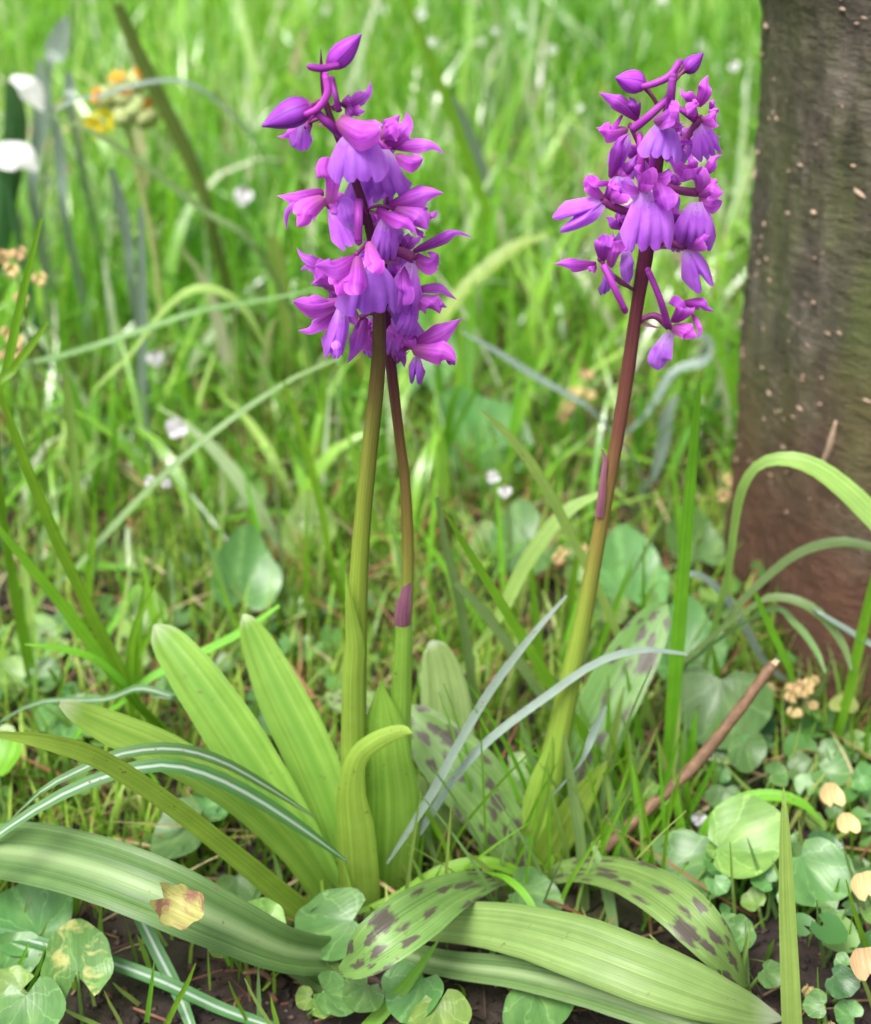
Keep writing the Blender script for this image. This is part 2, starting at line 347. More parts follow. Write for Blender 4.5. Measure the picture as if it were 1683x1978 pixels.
p = nd(t, 'ShaderNodeBsdfPrincipled'); lnk(t, c, p.inputs['Base Color']); p.inputs['Roughness'].default_value = .7; p.inputs['Specular IOR Level'].default_value = .35
b = nd(t, 'ShaderNodeBump'); b.inputs['Strength'].default_value = 1.0; b.inputs['Distance'].default_value = .009
lnk(t, mixc(t, .6, n1, n3), b.inputs['Height']); lnk(t, b.outputs[0], p.inputs['Normal']); lnk(t, p.outputs[0], out.inputs[0])
MAT['bark'] = m
def plain(name, c1, c2, rough=.6, scale=200, spec=.3):
    m, t, out = base_mat(name); n = noise_n(t, nd(t, 'ShaderNodeTexCoord').outputs['Object'], scale, detail=5, rough=.65)
    c = ramp(t, n, [(.3, c1), (.7, c2)]); p = nd(t, 'ShaderNodeBsdfPrincipled'); lnk(t, c, p.inputs['Base Color'])
    p.inputs['Roughness'].default_value = rough; p.inputs['Specular IOR Level'].default_value = spec
    b = nd(t, 'ShaderNodeBump'); b.inputs['Strength'].default_value = .5; b.inputs['Distance'].default_value = .0006
    lnk(t, n, b.inputs['Height']); lnk(t, b.outputs[0], p.inputs['Normal']); lnk(t, p.outputs[0], out.inputs[0]); return m
MAT['lenticel'] = plain('lenticel', (.22, .15, .10), (.50, .37, .27))
MAT['twig'] = plain('twig', (.09, .05, .028), (.23, .135, .08), .6, 260)
MAT['twig_end'] = plain('twig_end', (.45, .33, .2), (.6, .48, .32), .7, 300)

# ------------------------------------------------------------------ ground
def gz(x, y):
    return 0.004*noise.noise(V((x*9, y*9, 0))) + 0.0025*noise.noise(V((x*40, y*40, 3))) - .002
xs = np.concatenate([[-60, -20, -8, -3, -1.5], np.linspace(-.9, .9, 150), [1.5, 3, 8, 20, 60]])
ys = np.concatenate([[-60, -20, -6, -2, -.6, 0], np.linspace(.2, 1.3, 130), np.linspace(1.34, 4, 50), [6, 10, 20, 60]])
vs, fs = [], []
for yy in ys:
    for xx in xs:
        f = 1.0 if abs(xx) < 3 and -.7 < yy < 6 else 0.0
        vs.append((xx, yy, gz(xx, yy)*f))
W_ = len(xs)
for i in range(len(ys)-1):
    for j in range(W_-1): fs.append((i*W_+j, i*W_+j+1, (i+1)*W_+j+1, (i+1)*W_+j))
g = link_mesh('ground', vs, fs, MAT['soil'], origin=(0, 0, 0)); tag(g, 'dark crumbly garden soil under the plants', kind='structure')

# ------------------------------------------------------------------ tree trunk
TC = V((.236, .597, 0)); TR = .083; LEAN = -.112
def trunk_r(a, z):
    r = TR*(1 - .05*min(z, 2)) + .021*math.exp(-max(z, -.05)/.10) + .005*math.exp(-((z-.10)/.07)**2)
    r *= 1 + .10*math.exp(-max(z, 0)/.05)*math.sin(a*5+.7)
    r += .0035*noise.noise(V((math.cos(a)*2, math.sin(a)*2, z*7)))+.0016*noise.noise(V((math.cos(a)*9, math.sin(a)*9, z*30)))+.0015*noise.noise(V((math.cos(a)*24, math.sin(a)*24, z*45)))+.0011*noise.noise(V((math.cos(a)*40, math.sin(a)*40, z*150)))
    da = (a-math.radians(183)+math.pi) % (2*math.pi)-math.pi
    r += .006*math.exp(-(da/.5)**2)*math.exp(-((z-.276)/.014)**2)      # knob on the outline
    return r
K, L = 200, 130
vs, fs = [], []
zs = np.concatenate([np.linspace(-.03, .45, 220), np.linspace(.47, 2.6, 41)])
for z in zs:
    for j in range(K):
        a = 2*math.pi*j/K; r = trunk_r(a, z); vs.append(TC+V((r*math.cos(a)+LEAN*z, r*math.sin(a), z)))
for i in range(len(zs)-1):
    for j in range(K):
        fs.append((i*K+j, i*K+(j+1) % K, (i+1)*K+(j+1) % K, (i+1)*K+j))
fs.append(tuple(range((len(zs)-1)*K, len(zs)*K)))
tree = thing('tree', TC, 'tree trunk with mossy grey-brown bark, reddish at the foot', 'tree')
link_mesh('trunk', vs, fs, MAT['bark'], tree)
parts = []
for i in range(420):
    a = math.radians(random.uniform(150, 330)); z = random.uniform(.06, .42)
    r = trunk_r(a, z); c = TC+V((r*math.cos(a)+LEAN*z, r*math.sin(a), z)); s = random.uniform(.0004, .0011)*(1.7 if random.random() < .16 else 1)
    vsb, fsb, uvb = ball((0, 0, 0), s*.6, s*random.uniform(.9, 1.9), s*.62, 7, 4)
    ca, sa = math.cos(a), math.sin(a); tl = random.uniform(-.4, .1)
    parts.append(([c+V((v.x*ca-v.y*sa, v.x*sa+v.y*ca, v.z+tl*v.y)) for v in vsb], fsb, uvb))
o = link_mesh('lenticel', *join(*parts)[:2], MAT['lenticel'], tree); o['kind'] = 'stuff'
# crack scar on the bark
scar_pts = []
for px, py in [(1615, 812), (1608, 845), (1598, 878), (1582, 908)]:
    r = ray(px, py); lo, hi = .4, .7
    s = .4/r.y
    while s < .8/r.y:
        q = CAM+r*s; d = V((q.x-TC.x-LEAN*q.z, q.y-TC.y))
        if d.length < trunk_r(math.atan2(d.y, d.x), q.z)+.0003: break
        s += .0005
    scar_pts.append(CAM+r*s)
link_mesh('bark_scar', *tube(scar_pts, [.0004, .0013, .0014, .0004], 12, 6)[:2], MAT['lenticel'], tree)

# ------------------------------------------------------------------ grass and ground cover as masses
def in_trunk(x, y, pad=.012): return math.hypot(x-TC.x, y-TC.y) < TR+.025+pad
def blade_field(name, spots, mat, seg=5):
    """spots: (x, y, length, width, heading, lean, bend, rnd)"""
    A = np.array(spots); n = len(A); seg1 = seg+1
    t = np.linspace(0, 1, seg1)[None, :]
    Ln, Wd, hd, lean, bend, rn = (A[:, i][:, None] for i in range(2, 8))
    ang = lean + bend*t**1.6                                # angle from vertical along the blade
    dt = Ln/seg
    hx = np.concatenate([np.zeros((n, 1)), np.cumsum(np.sin(ang[:, :-1])*dt, 1)], 1)
    hz = np.concatenate([np.zeros((n, 1)), np.cumsum(np.cos(ang[:, :-1])*dt, 1)], 1)
    cx = A[:, 0][:, None]+hx*np.cos(hd); cy = A[:, 1][:, None]+hx*np.sin(hd); cz = np.maximum(hz, .002*t*0+.001)-.002
    w = Wd*.5*np.minimum(1, .55+1.8*t)*np.clip((1-t)*2.2, 0.02, 1)**.8
    tw = rng.uniform(-.7, .7, (n, 1))+t*rng.uniform(-.8, .8, (n, 1))
    lx, ly = -np.sin(hd+tw), np.cos(hd+tw); lz = .25*np.sin(tw*2)
    P1 = np.stack([cx-lx*w, cy-ly*w, cz-lz*w], -1); P2 = np.stack([cx+lx*w, cy+ly*w, cz+lz*w], -1)
    vs = np.stack([P1, P2], 2).reshape(-1, 3)
    b = (np.arange(n)*(seg1*2))[:, None]+np.arange(seg)[None, :]*2
    F = np.stack([b, b+1, b+3, b+2], -1).reshape(-1, 4)
    ob = link_mesh(name, vs, F.tolist(), mat, origin=(0, 1, 0), rnd=np.repeat(rn[:, 0], seg1*2))
    return ob
def field_x(y, pad=.08): return (.305*(y*.9+.17)+pad)
sp = []
cnt = 0
while len(sp) < 25000:
    y = .62 + 2.5*random.random()**1.15
    x = random.uniform(-1, 1)*field_x(y, .14)
    if in_trunk(x, y): continue
    k = min(1, max(0, (y-.68)/.55)); clump = .5+.5*noise.noise(V((x*5, y*5, 1)))
    if random.random() > .12+.88*k*(.35+.8*clump): continue
    if -.09 < x-.17 < .12 and y < .7: continue
    Lg = random.uniform(.05, .10)+k*random.uniform(.0, .15)
    wd = random.choice([.0018, .0024, .003, .0042, .0062])*random.uniform(.8, 1.2)*(1+.25*k)
    rv = min(1, max(0, random.gauss(.50+.5*noise.noise(V((x*4, y*4, 8))), .19)))
    if random.random() < .09: rv = random.uniform(.84, .97)  # whitish blades: sky glints on the grass put into the colour
    sp.append((x, y, Lg, wd, random.uniform(0, 6.28), (abs(random.gauss(0, .35)) if random.random() < .68 else random.uniform(.5, 1.3)), random.choice([.1, .4, .8, 1.5, 2.4])*random.uniform(.5, 1.2), rv))
o = blade_field('meadow_grass', sp, MAT['grass'], 6); tag(o, 'long bright green meadow grass filling the background', 'grass', kind='stuff')
sp = []
while len(sp) < 21000:
    y = .36 + 1.5*random.random()**1.4; x = random.uniform(-1, 1)*field_x(y)
    if in_trunk(x, y, -.01): continue
    bare = noise.noise(V((x*6+4, y*6, 7)))
    near = min(1, max(0, (y-.40)/.12))
    if y < .415 and (x > -.02 or bare < .15) and random.random() < .85: continue
    if bare < -.2 and random.random() < .6: continue
    sp.append((x, y, random.uniform(.012, .045)*(.6+.4*near), random.uniform(.0009, .0022), random.uniform(0, 6.28), abs(random.gauss(.2, .35)), random.uniform(.0, 1.6), min(1, max(0, random.gauss(.5, .24)))))
o = blade_field('turf', sp, MAT['turf'], 4); tag(o, 'short mossy turf between the herbs', 'grass', kind='stuff')
sp = []
while len(sp) < 14000:
    y = .35 + .9*random.random(); x = random.uniform(-1, 1)*field_x(y)
    if in_trunk(x, y, -.02) or noise.noise(V((x*8, y*8, 2))) < -.02: continue
    if y < .405 and noise.noise(V((x*8, y*8, 2))) < .22: continue
    sp.append((x, y, random.uniform(.005, .013), random.uniform(.0007, .0014), random.uniform(0, 6.28), abs(random.gauss(.3, .4)), random.uniform(0, 1.2), random.random()))
o = blade_field('moss', sp, MAT['moss'], 3); tag(o, 'low green moss tufts on the soil', 'moss', kind='stuff')
sp = []
while len(sp) < 2600:
    y = .38 + .75*random.random(); x = random.uniform(-1, 1)*field_x(y)
    if in_trunk(x, y, -.01) or (y < .43 and random.random() < .7): continue
    sp.append((x, y, random.uniform(.02, .07), random.uniform(.0007, .0017), random.uniform(0, 6.28), random.uniform(.8, 1.5), random.uniform(0, .6), random.random()))
o = blade_field('dry_straw', sp, MAT['straw'], 4); tag(o, 'dry straw and rusty dead blades matted in the turf', 'straw', kind='stuff')
# litter: needles, bark crumbs, bits of dry stalk
vs, fs, rn = [], [], []
for i in range(3600):
    y = .33 + .75*random.random()**1.2; x = random.uniform(-1, 1)*field_x(y)
    if in_trunk(x, y, -.02): continue
    z = gz(x, y)+random.uniform(.0006, .004); a = random.uniform(0, 6.28)
    if random.random() < .55: l, w, h = random.uniform(.004, .017), random.uniform(.0004, .0009), random.uniform(.0003, .0007)
    else: l, w, h = random.uniform(.0008, .0034), random.uniform(.0006, .0022), random.uniform(.0006, .0018)
    dx, dy = math.cos(a), math.sin(a); pt = random.uniform(-.3, .3); r_ = random.random(); b0 = len(vs)
    for sx in (-1, 1):
        for sy, sz in ((-1, -1), (1, -1), (1, 1), (-1, 1)):
            k = random.uniform(.7, 1.1)
            vs.append((x+dx*l*sx*.5-dy*w*sy*.5*k, y+dy*l*sx*.5+dx*w*sy*.5*k, z+pt*l*sx*.5+h*sz*.5*k)); rn.append(r_)
    fs += [(b0, b0+1, b0+2, b0+3), (b0+4, b0+7, b0+6, b0+5)]+[(b0+q, b0+4+q, b0+4+(q+1) % 4, b0+(q+1) % 4) for q in range(4)]
o = link_mesh('leaf_litter', vs, fs, MAT['litter'], origin=(0, .6, 0), rnd=rn, smooth=False); tag(o, 'brown needles and crumbs of bark scattered on the soil', 'litter', kind='stuff')
vs, fs, rn = [], [], []
for i in range(6500):
    y = .325 + .38*random.random()**1.3; x = random.uniform(-1, 1)*field_x(y)
    if in_trunk(x, y, -.03): continue
    r = random.uniform(.0006, .0016)*(2.2 if random.random() < .07 else 1); rv = random.random(); b0 = len(vs); z = gz(x, y)+r*.3
    for dx, dy, dz in ((1, 0, 0), (-1, 0, 0), (0, 1, 0), (0, -1, 0), (0, 0, 1), (0, 0, -1)):
        k = r*random.uniform(.6, 1.25); vs.append((x+dx*k+random.uniform(-.2, .2)*r, y+dy*k+random.uniform(-.2, .2)*r, z+dz*k*.8)); rn.append(rv)
    for a_, b_, c_ in ((0, 2, 4), (2, 1, 4), (1, 3, 4), (3, 0, 4), (2, 0, 5), (1, 2, 5), (3, 1, 5), (0, 3, 5)): fs.append((b0+a_, b0+b_, b0+c_))
o = link_mesh('soil_crumbs', vs, fs, MAT['crumb'], origin=(0, .6, 0), rnd=rn); tag(o, 'dark crumbs of soil lying on the bare ground', 'soil', kind='stuff')
# small ground-cover leaves
vs, fs, rn = [], [], []
def add_round(c, N, ax, r, rv, notch=.35, kk=11):
    b_ = N.cross(ax).normalized(); a_ = b_.cross(N).normalized(); b0 = len(vs)
    vs.append(c-N*r*.18); rn.append(rv)
    for j in range(kk):
        th = -math.pi*.9+1.8*math.pi*j/(kk-1); rr = r*(1+.08*math.cos(3*th+rv*9)); 
        vs.append(c-a_*(-.0)+(a_*math.cos(th)+b_*math.sin(th))*rr+N*(random.uniform(-.1, .1)*r)); rn.append(rv)
    for j in range(kk-1): fs.append((b0, b0+1+j, b0+2+j))
for i in range(1700):
    y = .35 + .85*random.random()**1.1; x = random.uniform(-1, 1)*field_x(y)
    cl = noise.noise(V((x*7+9, y*7, 5)))
    right = x > .11 and y < .6
    if in_trunk(x, y, -.01) or (cl < .08 and not right): continue
    if y < .44 and x < .10 and cl < .3: continue
    N = V((random.gauss(0, .35), random.gauss(-.25, .35), 1)).normalized()
    add_round(V((x, y, random.uniform(.003, .02 if not right else .03))), N, V((random.uniform(-1, 1), random.uniform(-1, 1), 0)), random.uniform(.0028, .0065)*(1.15 if right else 1), min(1, max(0, random.gauss(.45 if not right else .3, .25))))
o = link_mesh('ground_cover', vs, fs, MAT['cover'], origin=(0, .6, 0), rnd=rn); tag(o, 'small round-leaved herbs carpeting the soil', 'herbs', kind='stuff')

# ------------------------------------------------------------------ orchids
def sepal_prof(t): return max(0.0, 1.18*(min(1, t*2.6+.24)**.8) * (1-t**1.45)**1.05)
def hood_prof(t): return max(0.0, 1.14*(min(1, t*2.2+.30)**.7) * (1-t**2.4)**.85)
def thin_prof(t): return max(0.05, (min(1, t*3+.5)) * (1-t**3)**.7)
def round_prof(t): return max(0.0, (min(1, t*1.9+.28)**.75) * (1-t**5)**.6)
PROF = {'s': sepal_prof, 'h': hood_prof, 't': thin_prof, 'r': round_prof}
def lip_mesh(p0, p1, w, N, two=False, curl=.35, seed=0, rows=8, cols=28):
    a = p1-p0; Ln = a.length; a = a.normalized(); N = (N-a*N.dot(a)).normalized(); b = N.cross(a).normalized()
    w = min(w*1.08, Ln*1.35); rr = random.Random(seed); f1 = rr.uniform(0, 6); asy = rr.uniform(-.22, .22); nd_ = rr.uniform(.10, .20); cl = [rr.uniform(.1, 1.0), rr.uniform(.1, 1.0)]; md = rr.uniform(.0, .14); rk = rr.uniform(-.3, .8); N = N+b*rr.uniform(-.35, .35)
    vs, fs, uv = [], [], []
    for i in range(rows+1):
        t = i/rows
        for j in range(cols+1):
            u = -1+2*j/cols; au = abs(u)
            if two: R = 1.0 - .40*math.exp(-(u/.15)**2) - .62*max(0, au-.55)**1.7*3
            else: R = 1.0 + asy*u*.5 - nd_*math.exp(-((au-.42)/.07)**2) - md*math.exp(-(u/.07)**2) - .50*max(0, au-.62)**1.7*3.4
            R += (.016*math.sin(u*13+f1)+.008*math.sin(u*31+2*f1))*t
            L_ = Ln*R*t
            h = -curl*cl[u > 0]*Ln*(u*u)*(t**1.2)*.55 + .14*Ln*math.sin(t*math.pi*.9)*(1-.4*u*u) - .10*Ln*t*t + .016*Ln*math.sin(u*7+f1+t*5)*t + .05*Ln*math.sin(u*2.5+f1)*t - rk*Ln*max(0, t-.6)**2*2
            g = .24+.80*t**.75
            us = u*(1-.10*au*t*t)+asy*t*t*.4
            vs.append(p0 + a*L_ + b*(us*w*.5*g) + N*h); uv.append((j/cols, t))
    for i in range(rows):
        for j in range(cols):
            q = i*(cols+1)+j; fs.append((q, q+1, q+cols+2, q+cols+1))
    return vs, fs, uv
SEED = [0]
def view_n(p, bias=(0, 0, .25)): return ((CAM-p).normalized()+V(bias)).normalized()
def flower(plant, Y, c, att, parts, lift=6, ow=6, bract=True):
    SEED[0] += 1; rr = random.Random(SEED[0]*31)
    C = PY(c[0], c[1], Y+c[2]*.001); A_ = PY(att[0], att[1], Y); mp = M(C)
    mid = (C+A_)*.5+V((0, 0, lift*mp))
    f = link_mesh('flower', *tube([A_, A_*.6+mid*.4, mid, C*.5+mid*.5+V((0, 0, lift*mp*.3)), C], [ow*.5*mp, ow*.55*mp, ow*.65*mp, ow*.7*mp, ow*.6*mp], 9, 8), plant and MAT['ovary'], plant, origin=C, uvs=None) if False else None
    vs, fs, uv = tube([A_, mid, C], [ow*.45*mp, ow*.62*mp, ow*.7*mp], 9, 8)
    cvs = ball(C+(C-A_).normalized()*2*mp, 5*mp, 5*mp, 6*mp, 8, 5)
    vs, fs, uv = join((vs, fs, uv), cvs)
    f = link_mesh('flower', vs, fs, MAT['ovary'], plant, origin=C, uvs=uv)
    if bract:                                          # narrow pointed bract under the ovary
        e = A_*.25+C*.75+V((rr.uniform(-3, 3), rr.uniform(-5, 0), -5))*mp
        b = ribbon([A_-V((0, 0, 4*mp)), (A_+e)*.5-V((0, 0, 3*mp)), e], 9*mp, view_n(C), 7, 3, .4, prof=sepal_prof)
        link_mesh('bract', *b[:2], MAT['bract'], f, uvs=b[2])
    if len(parts) < 5 and bract or len(parts) == 4:      # the flower's remaining tepals, turned away from the viewer
        parts = list(parts)
        for q in range(3):
            th = rr.uniform(0, 6.28); L2 = rr.uniform(26, 42)
            parts.append((rr.choice('sh'), c[0], c[1], c[0]+math.cos(th)*L2, c[1]+math.sin(th)*L2*.8, rr.uniform(20, 32), {'d': c[2]*.3+rr.uniform(2, 8)}))
    for q in parts:
        k, x0, y0, x1, y1, w = q[:6]; kw = q[6] if len(q) > 6 else {}
        d0 = c[2]+kw.get('s', 0); d1 = c[2]+kw.get('d', rr.uniform(-4, 3))
        if k == 's': x1, y1 = x0+(x1-x0)*1.07, y0+(y1-y0)*1.07
        p0 = PY(x0, y0, Y+d0*.001); p1 = PY(x1, y1, Y+d1*.001)
        bl = kw.get('b', rr.uniform(-.08, .08)*w)       # sideways bow in pixels
        ax = V((x1-x0, y1-y0)); ln = max(ax.length, 1); pxn = V((-ax.y/ln, ax.x/ln))
        mx, my = (x0+x1)/2+pxn.x*bl, (y0+y1)/2+pxn.y*bl
        pm = PY(mx, my, Y+((d0+d1)/2-kw.get('z', 2.2))*.001)
        Nn = view_n(pm, kw.get('n', (rr.uniform(-.35, .35), 0, rr.uniform(.0, .5))))
        if k in ('l', 'l2'):
            g_ = lip_mesh(p0, p1, w*mp, Nn, k == 'l2', kw.get('c', .42), SEED[0]*7+len(f.children))
            link_mesh('lip', *g_[:2], MAT['lip'], f, uvs=g_[2])
        elif k == 'u':
            g_ = tube([p0, pm, p1], [w*.44*mp, w*.40*mp, w*.36*mp], 10, 10)
            e = ball(p1, w*.37*mp, w*.37*mp, w*.40*mp, 10, 6); g_ = join(g_, e)
            link_mesh('spur', *g_[:2], MAT['spur'], f, uvs=g_[2])
        else:
            tipb = kw.get('t', rr.uniform(-.18, .18)*ln)   # curl of the tip
            p2 = PY(x0*.25+x1*.75+pxn.x*bl*.8-pxn.x*tipb*.5, y0*.25+y1*.75+pxn.y*bl*.8-pxn.y*tipb*.5, Y+(d0*.25+d1*.75-kw.get('z', 2.2)*.6)*.001)
            g_ = ribbon([p0, pm, p2, p1], w*mp, Nn, 12, 6, kw.get('cup', rr.uniform(.15, .8)), kw.get('f', rr.uniform(.05, .3)), 0, .15, PROF[k], kw.get('tw', rr.uniform(-.8, .8)), rr.uniform(0, 6))
            nm, mt = ('petal', 'hood') if k in ('h', 'r') else ('sepal', 'sepal')
            link_mesh(nm, *g_[:2], MAT[kw.get('m', mt)], f, uvs=g_[2])
    return f
def bud(plant, Y, base, tip, w, d0, d1, att, spur=None, sw=14, d=0):
    p0 = PY(*base, Y+d0*.001); p1 = PY(*tip, Y+d1*.001); mp = M(p0)
    T = (p1-p0).normalized(); lat = T.cross(V((0, -1, .2))).normalized(); b = lat.cross(T); k, n = 18, 14
    vs, fs, uv = [], [], []
    for i in range(n+1):
        t = i/n; r = w*.5*mp*(math.sin(math.pi*min(1, t*.93+.07)**.8)**.85)*(1-.25*t) if t < 1 else 0
        r = max(r, w*.03*mp)
        for j in range(k):
            a = 2*math.pi*j/k; rr = r*(1+.06*math.cos(3*a+.6))*(1-.11*math.exp(-(((a-1.7+t*.3) % 2.094)-1.047)**2/.012)); c_ = p0+(p1-p0)*t+b*(-.06*w*mp*math.sin(t*math.pi))
            vs.append(c_+lat*rr*math.cos(a)+b*rr*math.sin(a)); uv.append((j/k, t))
    for i in range(n):
        for j in range(k): fs.append((i*k+j, i*k+(j+1) % k, (i+1)*k+(j+1) % k, (i+1)*k+j))
    fs += [tuple(range(k)), tuple(range(n*k, n*k+k))]
    o = link_mesh('bud', vs, fs, MAT['bud'], plant, origin=p0, uvs=uv)
    A_ = PY(*att, Y)
    g_ = tube([A_, (A_+p0)*.5+V((0, 0, 3*mp)), p0+T*3*mp], [4*mp, 4.5*mp, 6*mp], 6, 8); link_mesh('ovary', *g_[:2], MAT['ovary'], o, uvs=g_[2])
    g_ = ribbon([A_, (A_+p0)*.5+V((0, -8*mp, 5*mp)), p0+T*8*mp+V((0, -4*mp, 6*mp))], 9*mp, view_n(p0), 6, 3, .5, prof=sepal_prof); link_mesh('bract', *g_[:2], MAT['bract'], o, uvs=g_[2])
    if spur:
        pts = [PY(x, y, Y+(d0+z)*.001) for x, y, z in spur]
        g_ = tube(pts, [sw*.42*mp]+[sw*.5*mp]*(len(pts)-2)+[sw*.45*mp], 14, 10); g_ = join(g_, ball(pts[-1], sw*.45*mp, sw*.45*mp, sw*.4*mp, 10, 6))
        link_mesh('spur', *g_[:2], MAT['spur'], o, uvs=g_[2])
    return o
def stem(plant, Y, pts, mat, n=46, Yb=None):
    c = []; r = []
    for i, (x, y, w) in enumerate(pts):
        p = PY(x, y, (Y if Yb is None else Yb+(Y-Yb)*i/(len(pts)-1))); c.append(p); r.append(w*.5*M(p))
    g_ = tube(c, r, n, 14); return link_mesh('stem', *g_[:2], mat, plant, uvs=g_[2])
def leaf(plant, pts, mat, name='leaf', N=None, cup=-.18, fold=0.0, rib=.05, n=26, m=10, wave=0.0, tw=0.0):
    """pts: (px, py, distance y or, under 0.3, height z, width px)"""
    c = [PY(x, y, yy) if yy > .3 else PZ(x, y, yy) for x, y, yy, w in pts]; wd = [w*M(p) for (x, y, yy, w), p in zip(pts, c)]
    g_ = ribbon(c, wd, N, n, m, cup, fold, rib, wave, None, tw); return link_mesh(name, *g_[:2], MAT[mat], plant, uvs=g_[2])

YA, YB, YC = .404, .424, .414
bA = PZ(685, 1775, 0); bB = PZ(1030, 1690, 0); bC = PZ(755, 1735, 0)
orA = thing('orchid', bA, 'purple orchid on the thickest stem, rising from a rosette of plain yellow-green leaves', 'orchid', 'early purple orchids')
orC = thing('orchid', bC, 'purple orchid on a slender stem with a purple-tipped sheath, behind the thick-stemmed orchid', 'orchid', 'early purple orchids')
orB = thing('orchid', bB, 'purple orchid with a reddish stem and dark-spotted leaves, beside the tree trunk', 'orchid', 'early purple orchids')
sA = stem_mat('stem_thick', [(0, (.25, .42, .05)), (.21, (.23, .32, .04)), (.29, (.19, .21, .035)), (.36, (.14, .105, .03)), (.44, (.085, .05, .025)), (.50, (.06, .012, .03)), (1, (.11, .012, .075))])
sB = stem_mat('stem_red', [(0, (.26, .45, .06)), (.27, (.26, .36, .05)), (.36, (.26, .20, .05)), (.44, (.19, .075, .05)), (.57, (.13, .03, .045)), (.64, (.085, .012, .04)), (1, (.12, .012, .09))])
sC = stem_mat('stem_slender', [(0, (.25, .45, .05)), (.30, (.25, .37, .05)), (.40, (.24, .20, .045)), (.55, (.15, .075, .035)), (.66, (.09, .02, .04)), (1, (.09, .01, .05))])
stem(orA, YA, [(682, 1790, 56), (683, 1500, 52), (688, 1250, 43), (697, 1050, 35), (713, 880, 32), (728, 740, 30), (733, 640, 27), (730, 540, 23), (716, 450, 19), (695, 375, 17), (663, 290, 14), (638, 225, 13), (626, 180, 10), (621, 130, 7), (620, 94, 1.5)], sA, 60)
stem(orB, YB, [(1022, 1700, 74), (1050, 1560, 62), (1075, 1440, 50), (1098, 1330, 42), (1130, 1180, 34), (1160, 1020, 28), (1190, 860, 26), (1214, 710, 27), (1231, 590, 25), (1248, 490, 30), (1262, 400, 20), (1275, 300, 17), (1286, 220, 13), (1298, 165, 12), (1318, 130, 8)], sB, 60)
stem(orC, YC, [(750, 1745, 62), (765, 1560, 46), (772, 1400, 36), (780, 1230, 29), (788, 1100, 25), (784, 950, 22), (770, 830, 20), (757, 720, 22), (748, 640, 18), (742, 540, 14), (745, 460, 10), (748, 380, 6)], sC, 50)

# --- flowers of the thick-stemmed orchid
bud(orA, YA, (637, 127), (698, 66), 50, -2, -4, (622, 138), [(654, 126, -3), (622, 132, -6), (599, 129, -7)], 15)
bud(orA, YA, (600, 205), (506, 244), 62, -4, -8, (627, 195), [(590, 222, -7), (616, 208, -8), (633, 180, -8), (629, 145, -7)], 15)
flower(orA, YA, (600, 235, 6), (640, 235), [('l', 585, 240, 577, 304, 54, {'d': 5}), ('s', 590, 245, 538, 262, 22, {'d': 8}), ('u', 600, 230, 613, 214, 15, {'d': 4})])
flower(orA, YA, (672, 240, -7), (655, 262), [('u', 662, 262, 613, 218, 22, {'d': -4, 's': 2}), ('l', 690, 252, 690, 352, 122, {'d': -9, 's': -3, 'c': .5}),
    ('h', 650, 232, 736, 249, 56, {'d': -13, 's': -3, 'b': 14, 'cup': .9, 'f': 0, 't': 4}), ('h', 660, 222, 728, 252, 40, {'d': -10, 's': -1, 'b': 9, 'cup': .8}), ('s', 690, 240, 738, 242, 24, {'d': -8})])
flower(orA, YA, (668, 206, 5), (640, 205), [('u', 655, 215, 642, 152, 14, {'d': -3, 's': -6}), ('s', 666, 208, 713, 160, 30, {'d': 3, 'b': 8, 't': -10}), ('h', 672, 200, 690, 225, 26), ('h', 660, 196, 684, 190, 20), ('s', 675, 215, 705, 215, 24)])
flower(orA, YA, (757, 282, -2), (690, 345), [('s', 745, 282, 783, 220, 52, {'b': 6, 'd': -1}), ('s', 757, 284, 853, 297, 30, {'b': -10, 't': 10, 'd': -5}), ('h', 765, 297, 818, 306, 36, {'b': 8, 'd': -8, 's': -2}),
    ('h', 735, 268, 760, 240, 40, {'d': -4}), ('l', 740, 288, 733, 386, 98, {'d': -5, 's': -4, 'c': .3}), ('u', 750, 290, 722, 262, 13, {'d': 5})], lift=-14)
flower(orA, YA, (730, 300, 2), (690, 350), [('l', 730, 305, 700, 378, 74, {'d': 2}), ('s', 742, 262, 772, 224, 40, {'d': 4}), ('h', 725, 270, 742, 300, 40)])
flower(orA, YA, (628, 392, -4), (705, 430), [('r', 632, 398, 634, 303, 42, {'d': -6, 'b': 5}), ('s', 626, 370, 540, 377, 38, {'b': -7, 't': -6, 'd': -4}), ('t', 618, 366, 554, 443, 14, {'b': 18, 'd': -6}),
    ('h', 628, 382, 574, 438, 46, {'b': 7, 'd': -9, 's': -2}), ('l', 640, 396, 682, 475, 62, {'d': -2, 's': 1}), ('h', 642, 378, 668, 395, 40, {'d': 2}), ('r', 690, 468, 657, 380, 42, {'d': -1, 'm': 'lip'})], lift=-18)
flower(orA, YA, (693, 392, -5), (712, 420), [('u', 693, 388, 693, 466, 21, {'d': -8, 's': -4, 'b': 0})], bract=False)
flower(orA, YA, (757, 402, -4), (705, 405), [('s', 750, 395, 851, 374, 50, {'b': -7, 'd': -6, 't': 4}), ('s', 728, 402, 802, 452, 34, {'b': -9, 'd': -10, 's': -3}), ('h', 765, 400, 826, 444, 54, {'b': -12, 'd': -8, 's': -2, 'cup': .8}),
    ('t', 818, 432, 845, 407, 14, {'d': -3, 'b': 0}), ('l', 745, 420, 742, 508, 60, {'d': -4, 's': -3}), ('s', 800, 440, 824, 458, 14), ('u', 740, 402, 722, 470, 14, {'d': 2})])
